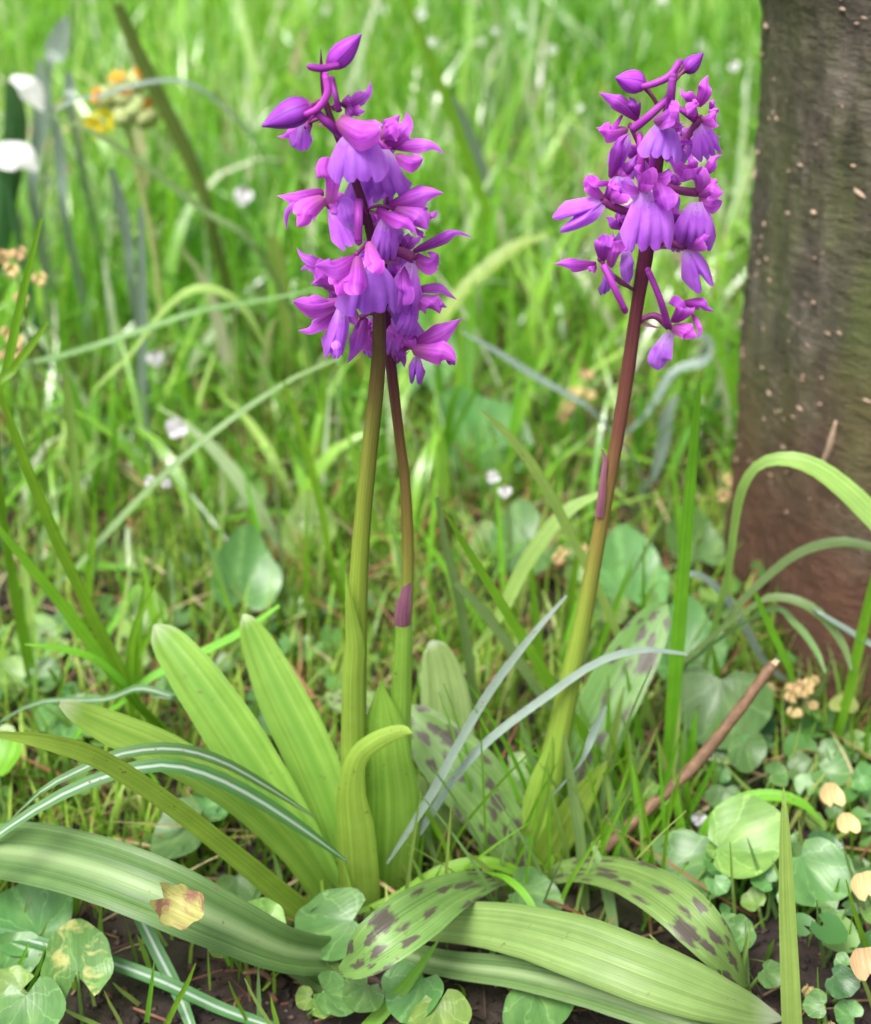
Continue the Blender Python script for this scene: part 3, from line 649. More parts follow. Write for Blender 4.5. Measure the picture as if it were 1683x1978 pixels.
flower(orA, YA, (690, 490, -10), (722, 470), [('s', 690, 492, 612, 512, 46, {'b': -14, 'd': -13, 't': -8}), ('r', 712, 466, 720, 527, 40, {'d': -15, 's': -4, 'b': -4}), ('r', 690, 494, 692, 570, 44, {'d': -16, 's': -4, 'm': 'hood', 'cup': .8}),
    ('l', 705, 505, 728, 600, 126, {'d': -9, 's': -1, 'c': .5}), ('h', 676, 500, 652, 572, 50, {'d': -10, 's': -1}), ('h', 676, 504, 700, 540, 30, {'d': -12})])
flower(orA, YA, (650, 556, -4), (724, 545), [('h', 655, 566, 618, 498, 50, {'d': -3, 'b': -4}), ('s', 640, 518, 577, 480, 26, {'b': -5, 't': 6, 'd': 0}), ('t', 632, 516, 580, 522, 12, {'d': 0}), ('s', 650, 545, 602, 548, 26, {'d': 2})])
flower(orA, YA, (652, 588, -8), (727, 570), [('h', 668, 578, 566, 582, 38, {'b': -12, 'd': -12, 't': 0, 'cup': .9}), ('h', 664, 590, 572, 584, 28, {'b': 8, 'd': -9}), ('s', 650, 600, 580, 636, 32, {'b': -5, 'd': -6}),
    ('l', 660, 592, 652, 694, 54, {'d': -6, 's': -3, 'c': .7}), ('t', 655, 640, 652, 694, 22, {'d': -8, 's': -3, 'm': 'lip'})], lift=-5)
flower(orA, YA, (700, 612, -3), (730, 610), [('s', 705, 612, 672, 697, 38, {'b': -6, 'd': -5}), ('h', 690, 600, 668, 625, 34), ('s', 700, 640, 722, 690, 28, {'d': 8, 's': 6})], bract=False)
flower(orA, YA, (800, 498, 0), (730, 500), [('s', 798, 486, 908, 461, 25, {'b': -14, 't': 18, 'd': -3}), ('h', 806, 498, 846, 490, 36, {'b': 8, 'd': -5, 'cup': .9}), ('s', 805, 490, 848, 512, 22, {'b': 3, 'd': -1}),
    ('l', 795, 508, 772, 606, 66, {'d': -3, 'c': .5}), ('r', 782, 510, 778, 590, 30, {'d': -6, 'm': 'sepal'})], lift=14, ow=16)
flower(orA, YA, (800, 566, 2), (735, 560), [('s', 800, 560, 878, 578, 22, {'b': -14, 't': -6, 'd': 0}), ('h', 800, 572, 850, 606, 42, {'b': -6, 'd': -3}), ('t', 838, 580, 864, 593, 11), ('l', 795, 575, 786, 652, 50, {'d': -1}), ('r', 770, 560, 765, 630, 36, {'m': 'lip'})])
# flowers round the back of the stem
for (cx, cy, d) in [(700, 330, 11), (735, 430, 13), (705, 520, 13), (755, 560, 14)]:
    flower(orA, YA, (cx, cy, d), (715, cy+20), [('l', cx, cy+4, cx-4, cy+66, 62, {'d': d*.2+4, 'n': (0, 2.2, 0)}), ('s', cx, cy, cx-44, cy-24, 26, {'d': 4}), ('s', cx, cy, cx+44, cy-22, 26, {'d': 4}), ('h', cx, cy, cx, cy-34, 34, {'d': 6})], bract=False)
# --- flowers of the slender orchid
flower(orC, YC, (806, 662, -3), (757, 702), [('s', 795, 668, 887, 617, 44, {'b': 7, 'd': -5}), ('h', 795, 672, 882, 698, 46, {'b': -8, 'd': -8, 's': -2, 't': 8, 'cup': .8}), ('t', 862, 692, 880, 705, 14), ('l2', 806, 688, 800, 744, 34, {'d': -2}), ('s', 806, 664, 790, 640, 26)], lift=10, ow=12)
flower(orC, YC, (772, 640, -2), (750, 670), [('s', 775, 610, 770, 668, 42, {'d': -4}), ('h', 770, 640, 800, 680, 34, {'d': -3}), ('l', 762, 625, 752, 700, 46, {'d': 0}), ('s', 765, 660, 780, 708, 26, {'d': 2})])
flower(orC, YC, (720, 640, 5), (748, 650), [('l', 722, 640, 715, 694, 50, {'d': 4}), ('s', 730, 640, 735, 690, 24), ('s', 715, 635, 690, 650, 24)])
for (cx, cy, d) in [(790, 600, 6), (770, 540, 8), (735, 600, 9), (775, 480, 7), (745, 500, 8), (760, 430, 6)]:
    flower(orC, YC, (cx, cy, d), (746, cy+18), [('l', cx, cy+4, cx+4, cy+62, 58, {'d': d*.2+2}), ('s', cx, cy, cx-40, cy-20, 24), ('s', cx, cy, cx+38, cy-24, 24), ('h', cx, cy+2, cx+14, cy-30, 34, {'d': -1})], bract=False)
bud(orC, YC, (748, 400), (752, 362), 22, 2, 2, (746, 420))

# --- flowers of the spotted-leaved orchid
bud(orB, YB, (1244, 164), (1189, 150), 50, -3, -6, (1275, 212), [(1240, 168, -5), (1268, 160, -6), (1294, 146, -6), (1313, 119, -5)], 14)
bud(orB, YB, (1322, 137), (1359, 102), 36, 0, 1, (1302, 158))
flower(orB, YB, (1218, 244, -2), (1268, 330), [('u', 1222, 250, 1290, 190, 20, {'d': -5, 's': -3, 'b': 2}), ('s', 1234, 232, 1161, 182, 34, {'b': 5, 'd': -3}), ('s', 1230, 228, 1216, 188, 32, {'d': -1}), ('t', 1202, 222, 1151, 246, 11, {'b': -14, 'd': -4}),
    ('h', 1214, 248, 1156, 253, 34, {'b': -5, 'd': -6, 'cup': .9}), ('l', 1212, 260, 1190, 330, 40, {'d': 0, 'c': .8})], lift=-10)
flower(orB, YB, (1284, 232, -8), (1284, 262), [('u', 1293, 215, 1300, 148, 20, {'d': -7, 's': -2, 'b': 0}), ('r', 1262, 232, 1312, 216, 52, {'d': -12, 's': -3, 'cup': .9, 'm': 'hood'}), ('l', 1286, 240, 1280, 306, 92, {'d': -10, 's': -2, 'c': .5}), ('h', 1275, 240, 1300, 222, 36, {'d': -12, 's': -4}), ('s', 1300, 240, 1322, 244, 22)])
flower(orB, YB, (1352, 228, -2), (1284, 290), [('s', 1346, 205, 1367, 148, 34, {'d': -1, 't': 4}), ('s', 1345, 205, 1316, 172, 24, {'d': 1}), ('r', 1350, 222, 1344, 196, 34, {'d': -5, 'm': 'sepal'}), ('h', 1352, 228, 1384, 216, 34, {'d': -6, 'cup': .9}), ('t', 1370, 210, 1379, 192, 15), ('l', 1346, 238, 1378, 306, 56, {'d': 1}), ('u', 1340, 230, 1310, 208, 15, {'d': -4})], lift=-20, ow=11)
flower(orB, YB, (1335, 262, 3), (1282, 300), [('l', 1335, 255, 1352, 302, 44), ('s', 1345, 255, 1394, 290, 24, {'d': 0}), ('s', 1350, 262, 1392, 264, 18), ('r', 1316, 300, 1322, 268, 40, {'m': 'bud', 'd': -6}), ('h', 1300, 262, 1330, 270, 34)])
flower(orB, YB, (1348, 372, -3), (1270, 350), [('r', 1345, 372, 1338, 326, 48, {'d': -6, 'm': 'hood', 'cup': .9}), ('s', 1352, 340, 1393, 302, 24, {'d': -1}), ('s', 1340, 332, 1296, 306, 30, {'b': -4, 'd': -5}), ('h', 1345, 376, 1398, 372, 40, {'b': -10, 'd': -6}), ('h', 1350, 384, 1396, 388, 34, {'b': 8, 'd': -4}), ('s', 1340, 336, 1336, 298, 24, {'d': 2}),
    ('l', 1346, 390, 1342, 482, 88, {'d': -5, 's': -2, 'c': .45})], lift=-6, ow=13)
flower(orB, YB, (1163, 386, -2), (1225, 412), [('r', 1168, 385, 1136, 338, 34, {'d': -3, 'b': -5, 'm': 'hood'}), ('t', 1184, 352, 1134, 342, 12, {'b': -8, 'd': -4}), ('l2', 1166, 388, 1088, 432, 60, {'d': -6, 'c': .2}), ('s', 1166, 384, 1186, 346, 30, {'d': 0}), ('h', 1175, 382, 1200, 360, 44, {'d': -3})], lift=-4, ow=14)
flower(orB, YB, (1190, 335, -2), (1262, 400), [('s', 1180, 345, 1214, 262, 32, {'b': -4, 'd': -4}), ('h', 1192, 350, 1215, 315, 44), ('s', 1205, 345, 1230, 300, 24), ('l', 1195, 335, 1205, 390, 60), ('u', 1240, 345, 1236, 262, 17, {'d': -4, 's': -4})])
flower(orB, YB, (1248, 362, -9), (1262, 385), [('l', 1250, 366, 1260, 482, 112, {'d': -10, 's': -3, 'c': .5}), ('r', 1236, 378, 1240, 335, 48, {'d': -13, 'm': 'hood', 'cup': .9}), ('r', 1266, 338, 1290, 408, 48, {'d': -10, 's': -2, 'm': 'sepal'}), ('s', 1240, 365, 1202, 350, 34, {'d': -9}), ('s', 1262, 340, 1302, 335, 34, {'d': -6}), ('u', 1258, 345, 1262, 285, 15, {'d': 0})])
flower(orB, YB, (1160, 502, -3), (1228, 560), [('r', 1162, 505, 1166, 452, 38, {'d': -4, 'm': 'sepal'}), ('r', 1182, 518, 1188, 466, 42, {'d': -6, 'm': 'hood', 'cup': .9}), ('s', 1152, 506, 1076, 510, 30, {'b': 2, 't': 0, 'd': -5}), ('s', 1152, 512, 1138, 526, 20), ('u', 1166, 512, 1208, 600, 17, {'d': -7, 's': -4, 'b': 0}), ('l', 1175, 520, 1176, 572, 36, {'d': 2}), ('r', 1208, 468, 1216, 548, 30, {'d': -2, 'm': 'lip'}), ('t', 1192, 480, 1184, 448, 9)], lift=-12)
flower(orB, YB, (1322, 476, -2), (1255, 470), [('l2', 1324, 480, 1364, 560, 62, {'d': -4, 'c': .2}), ('h', 1318, 478, 1340, 440, 44, {'d': -3}), ('h', 1322, 472, 1372, 455, 40, {'d': -5}), ('s', 1318, 470, 1312, 425, 36), ('r', 1335, 470, 1362, 405, 50, {'m': 'lip', 'd': -2})], ow=13)
flower(orB, YB, (1293, 632, -2), (1236, 618), [('u', 1291, 630, 1252, 522, 16, {'d': -6, 's': -3, 'b': 3}), ('r', 1296, 622, 1322, 582, 48, {'d': -5, 'cup': .9, 'm': 'sepal'}), ('s', 1318, 586, 1377, 601, 26, {'b': -8, 't': -8, 'd': -2}), ('h', 1296, 632, 1346, 650, 34, {'b': -5, 'd': -6}), ('t', 1336, 606, 1346, 654, 11, {'b': -8, 'd': -4}), ('r', 1296, 642, 1271, 716, 46, {'m': 'lip', 'd': -3, 's': 0, 'cup': .3, 'b': 4})], lift=16, ow=11)
for (cx, cy, d) in [(1300, 270, 9), (1235, 300, 9), (1290, 360, 11), (1220, 420, 9), (1300, 430, 10), (1205, 440, 4)]:
    flower(orB, YB, (cx, cy, d), (1262, cy+22), [('l', cx, cy+4, cx+3, cy+58, 56, {'d': d*.2+2}), ('s', cx, cy, cx-34, cy-20, 24), ('s', cx, cy, cx+34, cy-24, 24), ('h', cx, cy+2, cx, cy-30, 32, {'d': -1})], bract=False)
# stem bract with a hooked tip
leaf(orB, [(1157, 1000, YB-.003, 17), (1162, 960, YB-.0035, 15), (1166, 915, YB-.003, 11), (1169, 885, YB-.002, 8), (1162, 868, YB-.002, 2)], 'bract', 'bract', cup=.5, rib=0)
leaf(orC, [(779, 1220, YC-.003, 31), (778, 1185, YC-.0035, 31), (784, 1145, YC-.0025, 20), (793, 1100, YC-.001, 9), (796, 1080, YC, 2)], 'bract', 'bract', cup=.5, rib=0)

# --- leaves
U = V((0, -.55, 1)); S = V((0, -1, .35))
leaf(orA, [(662, 1770, .404, 54), (600, 1665, .406, 84), (520, 1530, .411, 100), (440, 1405, .418, 104), (365, 1295, .426, 90), (318, 1232, .432, 58), (298, 1207, .434, 8)], 'orchid_leaf', N=V((.25, -1, .75)), cup=-.22, fold=-.12, rib=.045)
leaf(orA, [(672, 1740, .410, 60), (650, 1600, .416, 88), (600, 1465, .424, 98), (545, 1350, .432, 92), (500, 1250, .440, 66), (480, 1205, .443, 36), (471, 1186, .445, 5)], 'orchid_leaf', N=V((.2, -1, .6)), cup=-.2, fold=-.1, rib=.04)
leaf(orA, [(655, 1775, .400, 40), (570, 1650, .395, 50), (455, 1536, .392, 66), (330, 1456, .390, 76), (215, 1405, .388, 68), (150, 1375, .386, 44), (116, 1358, .385, 12)], 'orchid_leaf', N=V((.15, -.8, 1)), cup=.1, fold=.05, rib=.035)
leaf(orA, [(668, 1805, .395, 56), (590, 1762, .388, 54), (470, 1662, .376, 46), (330, 1552, .362, 42), (200, 1468, .350, 42), (90, 1432, .342, 32), (-10, 1418, .336, 10)], 'sheath_leaf', N=V((-.2, -1, .6)), cup=-.15, fold=-.1, rib=.03)
leaf(orA, [(672, 1850, 0.002, 70), (560, 1838, 0.022, 86), (430, 1782, 0.04, 112), (300, 1722, 0.05, 128), (160, 1672, 0.052, 124), (20, 1645, 0.046, 112), (-120, 1650, 0.03, 60), (-190, 1660, 0.02, 6)], 'orchid_leaf_dark', N=V((.1, -.85, 1)), cup=-.12, fold=-.10, rib=.09)
leaf(orA, [(700, 1790, 0.006, 60), (820, 1778, 0.018, 72), (960, 1785, 0.028, 96), (1100, 1818, 0.034, 122), (1240, 1870, 0.034, 126), (1370, 1920, 0.028, 104), (1460, 1952, 0.018, 64), (1512, 1968, 0.01, 8)], 'orchid_leaf_blue', N=V((.1, -.75, 1)), cup=.22, fold=.05, rib=.05)
leaf(orA, [(720, 1830, 0.003, 50), (860, 1862, 0.01, 52), (1000, 1880, 0.016, 62), (1150, 1915, 0.02, 72), (1300, 1965, 0.02, 76), (1440, 2030, 0.012, 40), (1490, 2050, 0.008, 5)], 'orchid_leaf_dark', N=V((0, -.9, 1)), cup=-.2, fold=-.1, rib=.05)
leaf(orA, [(650, 1900, 0.003, 66), (590, 1860, 0.01, 74), (520, 1815, 0.014, 66), (450, 1770, 0.012, 40), (420, 1755, 0.008, 6)], 'orchid_leaf_dark', N=V((0, -.8, 1)), rib=.04)
leaf(orA, [(694, 1790, .399, 76), (686, 1700, .396, 86), (680, 1610, .394, 80), (674, 1530, .393, 60), (688, 1465, .392, 42), (730, 1430, .391, 36), (775, 1412, .390, 24), (797, 1416, .389, 3)], 'sheath_leaf', N=[V((-.3, -1, .2)), V((-.35, -1, .2)), V((-.5, -1, .3)), V((-.3, -.9, .8))], cup=.35, fold=.1, rib=.02)
leaf(orC, [(745, 1760, .408, 96), (752, 1650, .405, 126), (757, 1560, .404, 118), (750, 1470, .404, 96), (742, 1400, .405, 76), (738, 1350, .406, 34), (735, 1316, .407, 3)], 'sheath_leaf', N=V((.25, -1, .15)), cup=.35, fold=-.12, rib=.04)
leaf(orA, [(682, 1560, .398, 50), (679, 1420, .398, 44), (680, 1310, .398, 42), (684, 1250, .398, 38), (676, 1180, .398, 20), (668, 1106, .398, 2)], 'sheath_leaf', N=V((-.1, -1, .1)), cup=.6, rib=0)
leaf(orC, [(778, 1600, .409, 54), (774, 1440, .409, 44), (777, 1330, .410, 40), (781, 1240, .410, 33), (780, 1212, .410, 30)], 'sheath_leaf', N=V((.1, -1, .1)), cup=.6, rib=0)
leaf(orC, [(820, 1720, .422, 50), (838, 1620, .430, 88), (860, 1500, .440, 106), (864, 1400, .449, 104), (855, 1310, .458, 84), (842, 1258, .463, 54), (832, 1238, .465, 8)], 'orchid_leaf_blue', N=V((0, -1, .5)), cup=-.1, fold=.05, rib=.06)
# spotted-leaved plant
leaf(orB, [(1010, 1700, 0.004, 26), (960, 1700, 0.014, 34), (885, 1722, 0.028, 78), (810, 1768, 0.038, 108), (735, 1822, 0.036, 104), (688, 1858, 0.028, 66), (656, 1874, 0.018, 14)], 'spotted_leaf', N=V((-.1, -.75, 1)), cup=-.14, fold=-.16, rib=.03)
leaf(orB, [(1040, 1700, 0.004, 24), (1110, 1680, 0.016, 56), (1200, 1690, 0.03, 92), (1290, 1735, 0.038, 108), (1365, 1805, 0.034, 98), (1415, 1865, 0.022, 66), (1444, 1905, 0.01, 8)], 'spotted_leaf', N=V((.2, -.7, 1)), cup=.16, fold=-.22, rib=.02)
leaf(orB, [(1005, 1690, .416, 36), (975, 1600, .418, 116), (920, 1520, .423, 134), (855, 1450, .430, 116), (800, 1390, .438, 70), (778, 1362, .442, 8)], 'spotted_leaf', N=V((.1, -1, .8)), cup=-.1, fold=-.12, rib=.03)
leaf(orB, [(1040, 1690, .430, 44), (1080, 1580, .440, 84), (1130, 1450, .450, 104), (1190, 1330, .462, 108), (1240, 1240, .472, 90), (1270, 1190, .478, 56), (1288, 1166, .481, 8)], 'spotted_leaf', N=V((-.2, -1, .6)), cup=-.1, fold=-.15, rib=.03)
leaf(orB, [(1030, 1705, .418, 54), (1075, 1620, .418, 76), (1110, 1560, .418, 62), (1150, 1500, .42, 34), (1172, 1470, .421, 4)], 'sheath_leaf', N=V((.3, -1, .3)), cup=-.1, rib=.02)
leaf(orB, [(820, 1445, .462, 60), (770, 1400, .466, 86), (705, 1362, .470, 72), (650, 1348, .474, 46), (628, 1346, .476, 6)], 'spotted_leaf', N=V((0, -.5, 1)), cup=.1, rib=.02)
leaf(orB, [(1020, 1700, .419, 46), (1015, 1620, .418, 50), (1040, 1520, .418, 42), (1058, 1460, .419, 22), (1066, 1420, .42, 3)], 'sheath_leaf', N=V((-.3, -1, .2)), cup=.5, rib=.02)
# ------------------------------------------------------------------ grass and crocus blades that stand out one by one
def blade(pts, y0, y1, mat, name='grass_blade', label=None, cat='grass', group=None, N=None, cup=-.2, fold=0., n=22, foot=True):
    """pts: (px, py, width px), tip or base first; distance runs from y0 to y1"""
    k = len(pts)-1
    c = [PY(x, y, y0+(y1-y0)*i/k) for i, (x, y, w) in enumerate(pts)]
    wd = [w*M(p) for (x, y, w), p in zip(pts, c)]
    if foot and c[-1].z > .003:                      # carry the blade on down to the soil
        q = c[-1]; d = (c[-1]-c[-2]).normalized(); h = q.z
        c.append(V((q.x+d.x*min(h, .03), q.y+abs(h)*.25, h*.45 if h > .02 else -.003))); wd.append(wd[-1]*.9)
        if h > .02: c.append(V((q.x+d.x*min(h, .04), q.y+abs(h)*.4, -.004))); wd.append(wd[-1]*.8)
    g_ = ribbon(c, wd, N, n, 4, cup, fold)
    o = link_mesh(name, *g_[:2], MAT[mat], uvs=g_[2]); return tag(o, label, cat, group)
G1 = 'grass blades standing out from the turf'
B = blade
B([(1353, 726, 3), (1346, 800, 17), (1333, 950, 25), (1318, 1140, 30), (1303, 1330, 31), (1290, 1530, 28)], .440, .458, 'blade_bright', label='tall straight bright green grass blade between the reddish orchid stem and the trunk', N=V((.3, -1, .2)), fold=.3)
B([(1514, 1520, 2), (1516, 1600, 20), (1519, 1720, 31), (1524, 1850, 37), (1530, 1985, 41), (1536, 2060, 42)], .352, .336, 'blade_pale', label='broad pale grass blade standing upright with a pointed tip, beside the leaf tips', N=V((.1, -1, .2)), cup=-.1)
B([(856, 984, 3), (905, 1065, 15), (980, 1185, 20), (1070, 1330, 22), (1150, 1450, 20), (1215, 1550, 15)], .420, .452, 'blade_bright', label='straight bright green grass blade slanting across the base of the reddish orchid stem', N=V((.3, -1, .5)))
B([(1328, 1264, 6), (1240, 1256, 14), (1150, 1282, 16), (1050, 1350, 17), (950, 1425, 17), (880, 1500, 17), (800, 1620, 13)], .425, .41, 'silver_blade', 'crocus_leaf', 'silvery arching crocus leaf crossing in front of the reddish orchid stem', 'crocus leaf', N=V((.2, -.6, 1)))
B([(1095, 1150, 5), (1030, 1225, 13), (950, 1330, 17), (890, 1430, 17), (830, 1540, 17), (748, 1668, 4)], .43, .398, 'silver_blade', 'crocus_leaf', 'silvery straight crocus leaf slanting down to the slender orchid stem', 'crocus leaf', N=V((.2, -.6, 1)), foot=False)
B([(1170, 1365, 8), (1145, 1420, 17), (1117, 1480, 6)], .41, .408, 'silver_blade', 'crocus_leaf', 'short silvery leaf tip in front of the reddish orchid stem', 'crocus leaf', N=V((.2, -.6, 1)))
B([(672, 1665, 6), (590, 1605, 26), (500, 1546, 34), (410, 1500, 36), (320, 1478, 32), (220, 1495, 30), (110, 1540, 26), (0, 1610, 20), (-60, 1660, 16)], .385, .352, 'crocus', 'crocus_leaf', 'dark green crocus leaf with a white stripe arching over plain leaves, lower of two', 'crocus leaf', N=V((0, -.45, 1)), cup=-.1)
B([(610, 1580, 4), (520, 1522, 22), (430, 1472, 28), (340, 1447, 30), (240, 1455, 28), (150, 1490, 22), (60, 1545, 14)], .392, .365, 'crocus', 'crocus_leaf', 'dark green crocus leaf with a white stripe arching over plain leaves, upper of two', 'crocus leaf', N=V((0, -.3, 1)), cup=-.1)
B([(530, 1985, 20), (430, 1950, 26), (310, 1895, 28), (200, 1855, 28), (90, 1825, 26), (-30, 1795, 22)], .345, .372, 'crocus', 'crocus_leaf', 'dark green crocus leaf with a white stripe lying over bare soil', 'crocus leaf', N=V((0, -.4, 1)), foot=False)
B([(372, 1990, 20), (345, 1920, 26), (305, 1840, 28), (270, 1770, 26), (245, 1720, 16)], .345, .38, 'crocus', 'crocus_leaf', 'dark green crocus leaf with a white stripe under the ribbed orchid leaf', 'crocus leaf', N=V((0, -.6, 1)), foot=False)
B([(290, 1345, 3), (340, 1350, 14), (270, 1330, 20), (200, 1352, 16), (60, 1362, 12)], .43, .44, 'crocus', 'crocus_leaf', 'short dark crocus leaf behind the leaf with the whitish tip', 'crocus leaf', N=V((0, -.3, 1)))
B([(935, 1682, 4), (985, 1700, 14), (1030, 1755, 14), (1047, 1850, 14), (1052, 1990, 14)], .392, .35, 'blade_bright', label='thin lime grass blade bending down in front of the broad orchid leaf', N=V((.2, -1, .4)))
B([(1145, 1628, 6), (1165, 1690, 24), (1180, 1760, 22), (1186, 1820, 18), (1188, 1885, 3)], .398, .372, 'blade_dull', label='blue-green drooping blade tip in front of the spotted leaves', N=V((.3, -1, .4)), foot=False)
B([(1090, 1420, 6), (1105, 1520, 20), (1120, 1620, 22), (1128, 1720, 20), (1132, 1770, 14)], .405, .398, 'blade_dull', label='blue-green upright blade beside the spotted leaf', N=V((.3, -1, .3)))
B([(1255, 1805, 2), (1300, 1855, 11), (1345, 1925, 15), (1390, 2000, 17)], .352, .342, 'blade_pale', label='thin lime blade tip crossing the end of the broad orchid leaf', N=V((.2, -1, .4)))
B([(848, 1815, 3), (820, 1855, 14), (775, 1915, 24), (720, 1975, 28), (680, 2020, 28)], .362, .345, 'blade_bright', label='green grass blade below the rounded spotted leaf tip', N=V((-.2, -1, .4)))
B([(1590, 1590, 3), (1545, 1550, 22), (1480, 1537, 28), (1415, 1552, 26), (1370, 1590, 20), (1345, 1640, 16)], .415, .425, 'blade_bright', label='lime blade arching over the notched green leaf', N=V((0, -.4, 1)))
B([(660, 1775, 4), (760, 1735, 18), (860, 1680, 26), (950, 1668, 26), (1030, 1705, 18), (1060, 1745, 8)], .392, .40, 'blade_bright', label='green blade curving across the base of the spotted leaf', N=V((0, -.4, 1)), foot=False)
B([(1700, 1015, 56), (1640, 955, 54), (1580, 908, 46), (1520, 888, 36), (1465, 900, 26), (1432, 950, 20), (1418, 1020, 16), (1405, 1110, 14)], .455, .48, 'blade_pale', label='broad green blade arching across the foot of the trunk, highest of its tuft', N=V((0, -.55, 1)), group=None)
B([(1700, 1062, 22), (1630, 1048, 26), (1560, 1062, 26), (1500, 1100, 22), (1430, 1165, 18), (1390, 1220, 12)], .47, .49, 'blade_dull', label='green blade arching low across the trunk under the broad one', N=V((0, -.4, 1)))
B([(1645, 1295, 6), (1625, 1240, 18), (1575, 1180, 22), (1510, 1155, 20), (1450, 1175, 14)], .46, .48, 'blade_dull', label='longer grass blade curving down in front of the trunk foot', group=G1, N=V((0, -.5, 1)))
B([(1595, 1300, 4), (1575, 1255, 14), (1535, 1205, 16), (1480, 1180, 12)], .465, .48, 'blade_dull', label='shorter grass blade curving down in front of the trunk foot', group=G1, N=V((0, -.5, 1)))
B([(1458, 1145, 8), (1485, 1205, 14), (1520, 1280, 14), (1535, 1320, 10)], .465, .475, 'blade_bright', label='short straight stalk leaning at the trunk foot', N=V((0, -.9, .5)))
B([(1700, 1255, 14), (1650, 1225, 15), (1590, 1188, 10), (1570, 1175, 4)], .46, .47, 'silver_blade', label='thin silvery blade in front of the trunk foot', N=V((0, -.4, 1)), foot=False)
B([(1700, 1080, 16), (1675, 1180, 20), (1650, 1290, 20), (1625, 1400, 16)], .455, .468, 'blade_bright', label='upright green blade at the right of the trunk foot herbs', N=V((-.3, -1, .3)))
B([(1310, 1112, 8), (1350, 1112, 18), (1395, 1148, 22), (1440, 1215, 24), (1480, 1285, 18)], .50, .51, 'silver_blade', label='grey-green blade arching beside the trunk, above the twig', N=V((0, -.5, 1)))
B([(930, 792, 4), (990, 850, 20), (1050, 935, 24), (1110, 1050, 20), (1165, 1160, 18), (1215, 1280, 16), (1262, 1400, 14)], .47, .485, 'blade_pale', label='long pale blade curving down behind the reddish orchid stem', N=V((.2, -.8, .7)))
B([(1158, 955, 14), (1100, 985, 30), (1050, 1040, 34), (1010, 1100, 30), (960, 1200, 24)], .50, .49, 'blade_pale', label='pale folded blade passing behind the reddish orchid stem', N=V((0, -.5, 1)))
B([(845, 960, 10), (862, 1060, 16), (884, 1140, 20), (900, 1230, 20), (918, 1360, 18)], .475, .48, 'blade_dull', label='dull green upright blade standing behind the slender orchid stem', group=G1, N=V((.2, -1, .3)))
B([(880, 1125, 12), (930, 1175, 20), (985, 1250, 20), (1060, 1360, 16)], .47, .47, 'blade_dull', label='dull green slanting blade crossing behind the silvery straight crocus leaf', group=G1, N=V((.2, -1, .3)))
B([(-20, 700, 8), (40, 870, 18), (95, 1010, 20), (150, 1130, 22), (210, 1255, 22), (260, 1350, 16)], .44, .455, 'blade_bright', label='longest bright green blade of the left tuft, reaching up to the level blade', group='left grass tuft', N=V((.2, -1, .4)))
B([(75, 930, 4), (120, 1060, 18), (170, 1170, 22), (225, 1280, 22), (255, 1345, 18)], .45, .455, 'blade_bright', label='second longest bright green blade of the left tuft, close beside the longest', group='left grass tuft', N=V((.2, -1, .4)))
B([(-20, 1000, 10), (60, 1095, 20), (130, 1180, 24), (200, 1275, 24), (250, 1345, 18)], .44, .455, 'blade_bright', label='bright green blade of the left tuft leaning lowest to the side', group='left grass tuft', N=V((.2, -1, .4)))
B([(48, 1245, 3), (110, 1252, 16), (180, 1272, 18), (240, 1320, 16), (262, 1350, 12)], .44, .455, 'blade_bright', label='short bright green blade of the left tuft lying almost level', group='left grass tuft', N=V((.1, -.5, 1)))
B([(300, 1130, 5), (262, 1210, 14), (250, 1290, 16), (252, 1350, 14)], .46, .457, 'blade_bright', label='short upright bright green blade of the left tuft', group='left grass tuft', N=V((.1, -1, .3)))
B([(540, 1170, 8), (460, 1225, 18), (370, 1270, 18), (290, 1310, 18), (240, 1355, 12)], .47, .46, 'blade_bright', label='green blade slanting behind the plain orchid leaves', N=V((0, -.6, 1)))
B([(660, 690, 6), (560, 735, 11), (440, 815, 14), (330, 905, 15), (230, 1005, 15), (150, 1095, 12)], .60, .56, 'blade_dull', label='thin grey-green stalk slanting low through the turf', N=V((0, -.6, 1)))
B([(610, 560, 6), (500, 582, 12), (390, 600, 15), (270, 640, 16), (130, 685, 16), (-20, 718, 16)], .66, .6, 'blade_dull', label='long thin blade lying almost level across the turf', N=V((0, -.5, 1)), foot=False)
B([(520, 690, 4), (480, 610, 18), (430, 567, 26), (370, 562, 28), (310, 610, 22), (250, 690, 16), (180, 760, 14)], .66, .66, 'blade_pale', label='pale blade bent over in an arch behind the left grass tuft', N=V((0, -.3, 1)))
B([(272, 400, 10), (274, 520, 18), (275, 650, 19), (274, 770, 17), (285, 840, 14)], .70, .72, 'silver_blade', label='upright grey-blue stalk in the turf', N=V((0, -1, .2)))
B([(215, 325, 10), (235, 400, 24), (248, 470, 20), (255, 560, 16)], .74, .75, 'silver_blade', label='grey-blue curved blade below the cowslip', N=V((0, -1, .3)))
B([(80, 422, 6), (58, 510, 14), (35, 610, 17), (8, 740, 18), (-15, 860, 16)], .46, .47, 'blade_bright', label='long bright green blade rising past the buff buds', group=G1, N=V((.2, -1, .3)))
B([(92, 622, 5), (62, 665, 14), (25, 715, 16), (-10, 790, 16)], .46, .46, 'blade_bright', label='short bright green blade slanting beside the buff buds', group=G1, N=V((.2, -1, .3)))
B([(122, 690, 6), (132, 770, 17), (142, 870, 19), (150, 985, 16)], .58, .60, 'blade_pale', label='yellowish upright blade in the turf', group=G1, N=V((.2, -1, .3)))
B([(548, 735, 4), (570, 800, 13), (600, 900, 16), (625, 1000, 14), (640, 1090, 12)], .56, .56, 'blade_bright', label='upright green blade left of the thick orchid stem', group=G1, N=V((.2, -1, .3)))
